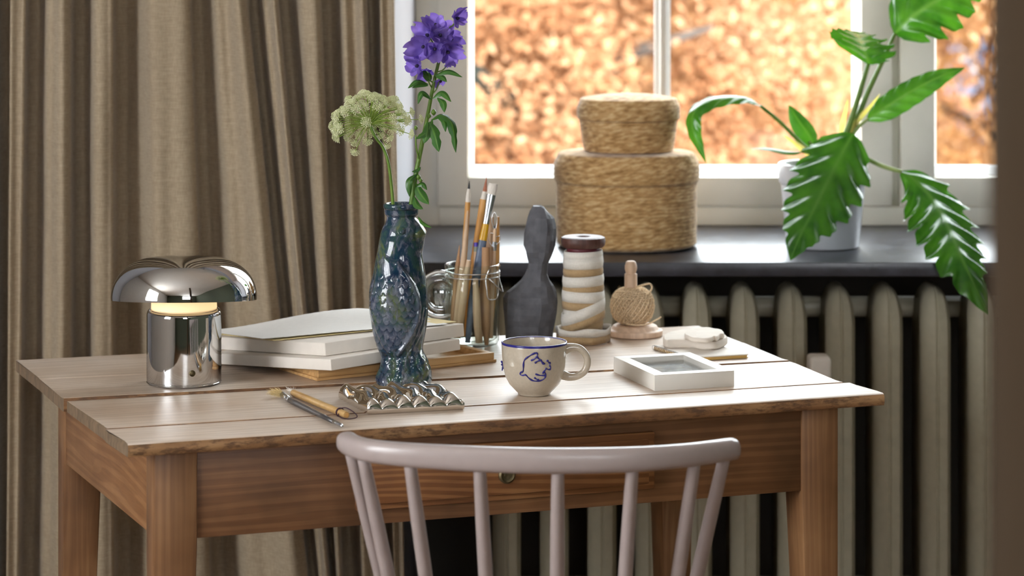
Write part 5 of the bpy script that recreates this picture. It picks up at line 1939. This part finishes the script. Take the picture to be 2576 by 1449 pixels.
# upright leaf to the right
LF([(2180, 302, .0), (2230, 268, -.01), (2300, 225, -.02), (2370, 190, -.03), (2428, 170, -.03)], 37, env_long, (-.1, -.85, .55), fold=.22, corr=.0012, kc=8, nl=60, nw=6)
# top leaf running out of the picture
LF([(2250, 86, .005), (2290, 45, -.01), (2350, 5, -.02), (2430, -40, -.025), (2520, -80, -.02)], 92, env_big, (-.35, -.85, .25), fold=.20, corr=.004, kc=7, nl=90, nw=9, lobes=toothed(6.0, .34, ph0=.4))
# foreshortened leaf towards the window
LF([(2186, 162, 0), (2176, 132, -.04), (2166, 105, -.10), (2156, 85, -.17), (2150, 78, -.23)], 82, env_big, (.1, -.25, .95), fold=-.10, corr=.004, kc=6, nl=70, nw=9, lobes=toothed(5.5, .36))
# left leaf arching over and hanging down
LF([(1914, 266, -.012), (1880, 246, -.02), (1830, 244, -.03), (1780, 255, -.035), (1745, 282, -.04), (1742, 325, -.045), (1758, 370, -.05), (1777, 412, -.055)], 32, env_long, (.0, -.2, 1.0), fold=.3, corr=.001, kc=8, nl=80, nw=6, up2=(-.75, -.6, .2))
# small upright and thin sideways leaves
LF([(2050, 372, .01), (2035, 340, .01), (2010, 305, .01), (1984, 264, .01)], 27, env_long, (.3, -.9, .2), fold=.3, nl=30, nw=5)
LF([(2018, 382, -.02), (1980, 380, -.025), (1930, 372, -.03), (1884, 374, -.035)], 20, env_long, (0, -.15, 1), fold=.3, nl=30, nw=5)
LF([(2110, 405, -.02), (2140, 402, -.04), (2180, 410, -.05)], 12, env_long, (0, -.3, .9), fold=.3, nl=20, nw=4)

# ---------------------------------------------------------------- outside : ground, house, autumn trees
GZ = -5.5
struct(MB().box((0, 75, GZ - .05), (260, 139, 0.1)).build('ground', plain('leaf_strewn_lawn', lin(150, 116, 84), .95, var=.3, scale=1.2)), 'leaf-strewn ground far below the window', 'ground')
hs = thing('house', (5.4, 45, GZ), 'pale blue grey house glimpsed between the autumn trees', 'building')
hw_ = plain('blue_grey_house_render', lin(112, 122, 146), .9, var=.06, scale=2)
MB().box((5.4, 45, GZ + 4.2), (8.4, 4, 8.4)).build('house_wall', hw_, hs)
MB().prism([Vector((.9, 42.6, GZ + 8.4)), Vector((9.9, 42.6, GZ + 8.4)), Vector((9.9, 47.4, GZ + 8.4)), Vector((.9, 47.4, GZ + 8.4))], [Vector((1.2, 45, GZ + 10.4)), Vector((9.6, 45, GZ + 10.4)), Vector((9.6, 45.2, GZ + 10.4)), Vector((1.2, 45.2, GZ + 10.4))]).build('roof', plain('slate_roof', lin(80, 84, 96), .8), hs)
wm_ = plain('house_window_paint', lin(226, 230, 238), .5)
pm_ = plain('house_pane', lin(80, 96, 120), .2)
for wx in (2.4, 4.4, 6.4, 8.2):
    for wz in (2.2, 5.4):
        f_ = MB().box((wx, 42.97, GZ + wz), (1.0, .1, 1.5)).build('window', wm_, hs)
        MB().box((wx, 42.9, GZ + wz), (.8, .06, 1.3)).build('pane', pm_, f_)


def foliage_mat(name, cols):
    t = NT(name)
    t.p(Roughness=.6)
    t.b.inputs['Specular IOR Level'].default_value = 0.05
    a = t.n('ShaderNodeAttribute', attribute_name='tone')
    c = t.ramp(a.outputs['Fac'], cols)
    t.l(c, t.b.inputs['Base Color'])
    tr = t.n('ShaderNodeBsdfTranslucent')
    t.l(c, tr.inputs['Color'])
    ms_ = t.n('ShaderNodeMixShader')
    ms_.inputs[0].default_value = .45
    t.l(t.b.outputs[0], ms_.inputs[1])
    t.l(tr.outputs[0], ms_.inputs[2])
    t.l(ms_.outputs[0], t.out.inputs['Surface'])
    return t.m


FO = [foliage_mat('orange_foliage', [(0, lin(160, 114, 80)), (.3, lin(174, 128, 92)), (.7, lin(184, 142, 106)), (1, lin(196, 160, 126))]),
      foliage_mat('amber_foliage', [(0, lin(164, 120, 78)), (.3, lin(178, 136, 90)), (.7, lin(188, 148, 106)), (1, lin(198, 164, 128))]),
      foliage_mat('rust_foliage', [(0, lin(152, 104, 76)), (.3, lin(166, 118, 88)), (.7, lin(178, 134, 104)), (1, lin(192, 154, 126))])]


def tree(px, Yt, rpx, zc_py, label, mi, nblob, seed, gaps=(), NLF=120, ls=(.024, .044)):
    rnd = random.Random(seed)
    kt = Yt / FPX
    cx_ = (px - 1288) * kt
    Rr = rpx * kt
    zc = CAM_Z - (zc_py - HOR) * kt
    tr = thing('autumn_tree', (cx_, Yt, GZ), label, 'tree', 'autumn trees beyond the window')
    trk = MB()
    trk.tube([(cx_, Yt, GZ), (cx_ + .1, Yt, GZ + 2.5), (cx_ - .1, Yt, zc), (cx_, Yt, zc + Rr * .8)], [.22, .17, .11, .03], 10)
    trk.build('trunk', M['bark'], tr, smooth=True)
    for b_ in range(7):
        a = b_ * 2.4 + rnd.random()
        z0 = zc - Rr * .7 + b_ * Rr * .2
        MB().tube([(cx_, Yt, z0), (cx_ + math.cos(a) * Rr * .45, Yt + math.sin(a) * Rr * .45, z0 + Rr * .25), (cx_ + math.cos(a) * Rr * .85, Yt + math.sin(a) * Rr * .8, z0 + Rr * .35)], [.08, .05, .015], 7).build('branch', M['bark'], tr, smooth=True)
    cs, brs, bts = [], [], []
    for b_ in range(nblob):
        while True:
            d = Vector((rnd.uniform(-1, 1), rnd.uniform(-1, 1), rnd.uniform(-1, 1)))
            if .25 < d.length < 1:
                break
        c = Vector((cx_ + d.x * Rr, Yt + d.y * Rr * .7, zc + d.z * Rr))
        qx, qy = 1288 + c.x / c.y * FPX, HOR + (CAM_Z - c.z) / c.y * FPX
        if any(abs(qx - gx) < gw and abs(qy - gy) < gh for gx, gy, gw, gh in gaps):
            continue
        cs.append(c - OFF[tr.name])
        brs.append(rnd.uniform(.28, .55) * Yt / 17)
        bts.append(rnd.random())
    g_ = np.random.default_rng(seed)
    nb_ = len(cs)
    n_ = nb_ * NLF
    pos = np.repeat(np.array([tuple(c) for c in cs]), NLF, 0) + g_.normal(0, 1, (n_, 3)) * np.array([1, 1, .7]) * np.repeat(np.array(brs), NLF)[:, None] * .5
    size = g_.uniform(ls[0], ls[1], (n_, 1)) * Yt / 17
    ax = g_.normal(0, 1, (n_, 3)) * np.array([1, 1, .7])
    ax /= np.linalg.norm(ax, axis=1, keepdims=True)
    bx2 = np.cross(ax, g_.normal(0, 1, (n_, 3)))
    bx2 /= np.linalg.norm(bx2, axis=1, keepdims=True)
    vs = np.stack([pos - ax * size, pos + bx2 * size * .6, pos + ax * size, pos - bx2 * size * .6], 1).reshape(-1, 3)
    tone = np.clip(np.repeat(np.array(bts), NLF) * .85 + g_.random(n_) * .15, 0, 1)
    me = bpy.data.meshes.new('foliage')
    me.vertices.add(n_ * 4)
    me.vertices.foreach_set('co', vs.ravel())
    me.loops.add(n_ * 4)
    me.loops.foreach_set('vertex_index', np.arange(n_ * 4, dtype=np.int32))
    me.polygons.add(n_)
    me.polygons.foreach_set('loop_start', np.arange(0, n_ * 4, 4, dtype=np.int32))
    me.update(calc_edges=True)
    me.materials.append(FO[mi])
    at_ = me.attributes.new('tone', 'FLOAT', 'FACE')
    at_.data.foreach_set('value', tone.astype(np.float32))
    o = bpy.data.objects.new('foliage', me)
    C.objects.link(o)
    o.parent = tr
    o['kind'] = 'stuff'
    OFF[o.name] = OFF[tr.name]


gp = [(1650, 130, 130, 190), (2450, 210, 190, 220)]
tree(1330, 15.5, 760, 90, 'orange autumn tree seen through the left half of the window', 0, 1000, 21, gp)
tree(2020, 19.5, 760, 60, 'amber autumn tree seen behind the baskets and plant', 1, 1150, 22, gp)
tree(2620, 24, 560, 130, 'orange autumn tree behind the right casement', 0, 800, 23, gp)
tree(1650, 28.6, 780, 120, 'rust coloured autumn tree further back behind the glazing bar', 2, 1200, 24, gp, 50, (.05, .09))
tree(2300, 37, 700, 130, 'deep amber autumn tree further back behind the plant stems', 1, 1200, 25, gp, 50, (.05, .09))
tree(1180, 58, 760, 120, 'rust coloured autumn tree furthest back beside the curtain', 2, 1000, 26, gp, 50, (.05, .09))

_t1 = next(o for o in C.objects if o.name == 'autumn_tree')
_bp = [P(1120, 140, 14.3), P(1215, 205, 14.3), P(1290, 262, 14.5), P(1340, 300, 15.2)]
MB().tube(spline(_bp, 16), [.075 - .003 * i for i in range(17)], 8).build('branch', plain('mossy_bark', lin(26, 30, 22), .9, var=.2, scale=6), _t1, smooth=True)
tree(4200, 17, 760, 60, 'amber autumn tree far to the right of the window', 1, 900, 27, (), 60, (.04, .07))
tree(100, 20, 620, 80, 'orange autumn tree far to the left behind the curtain', 0, 600, 28, (), 50, (.04, .07))
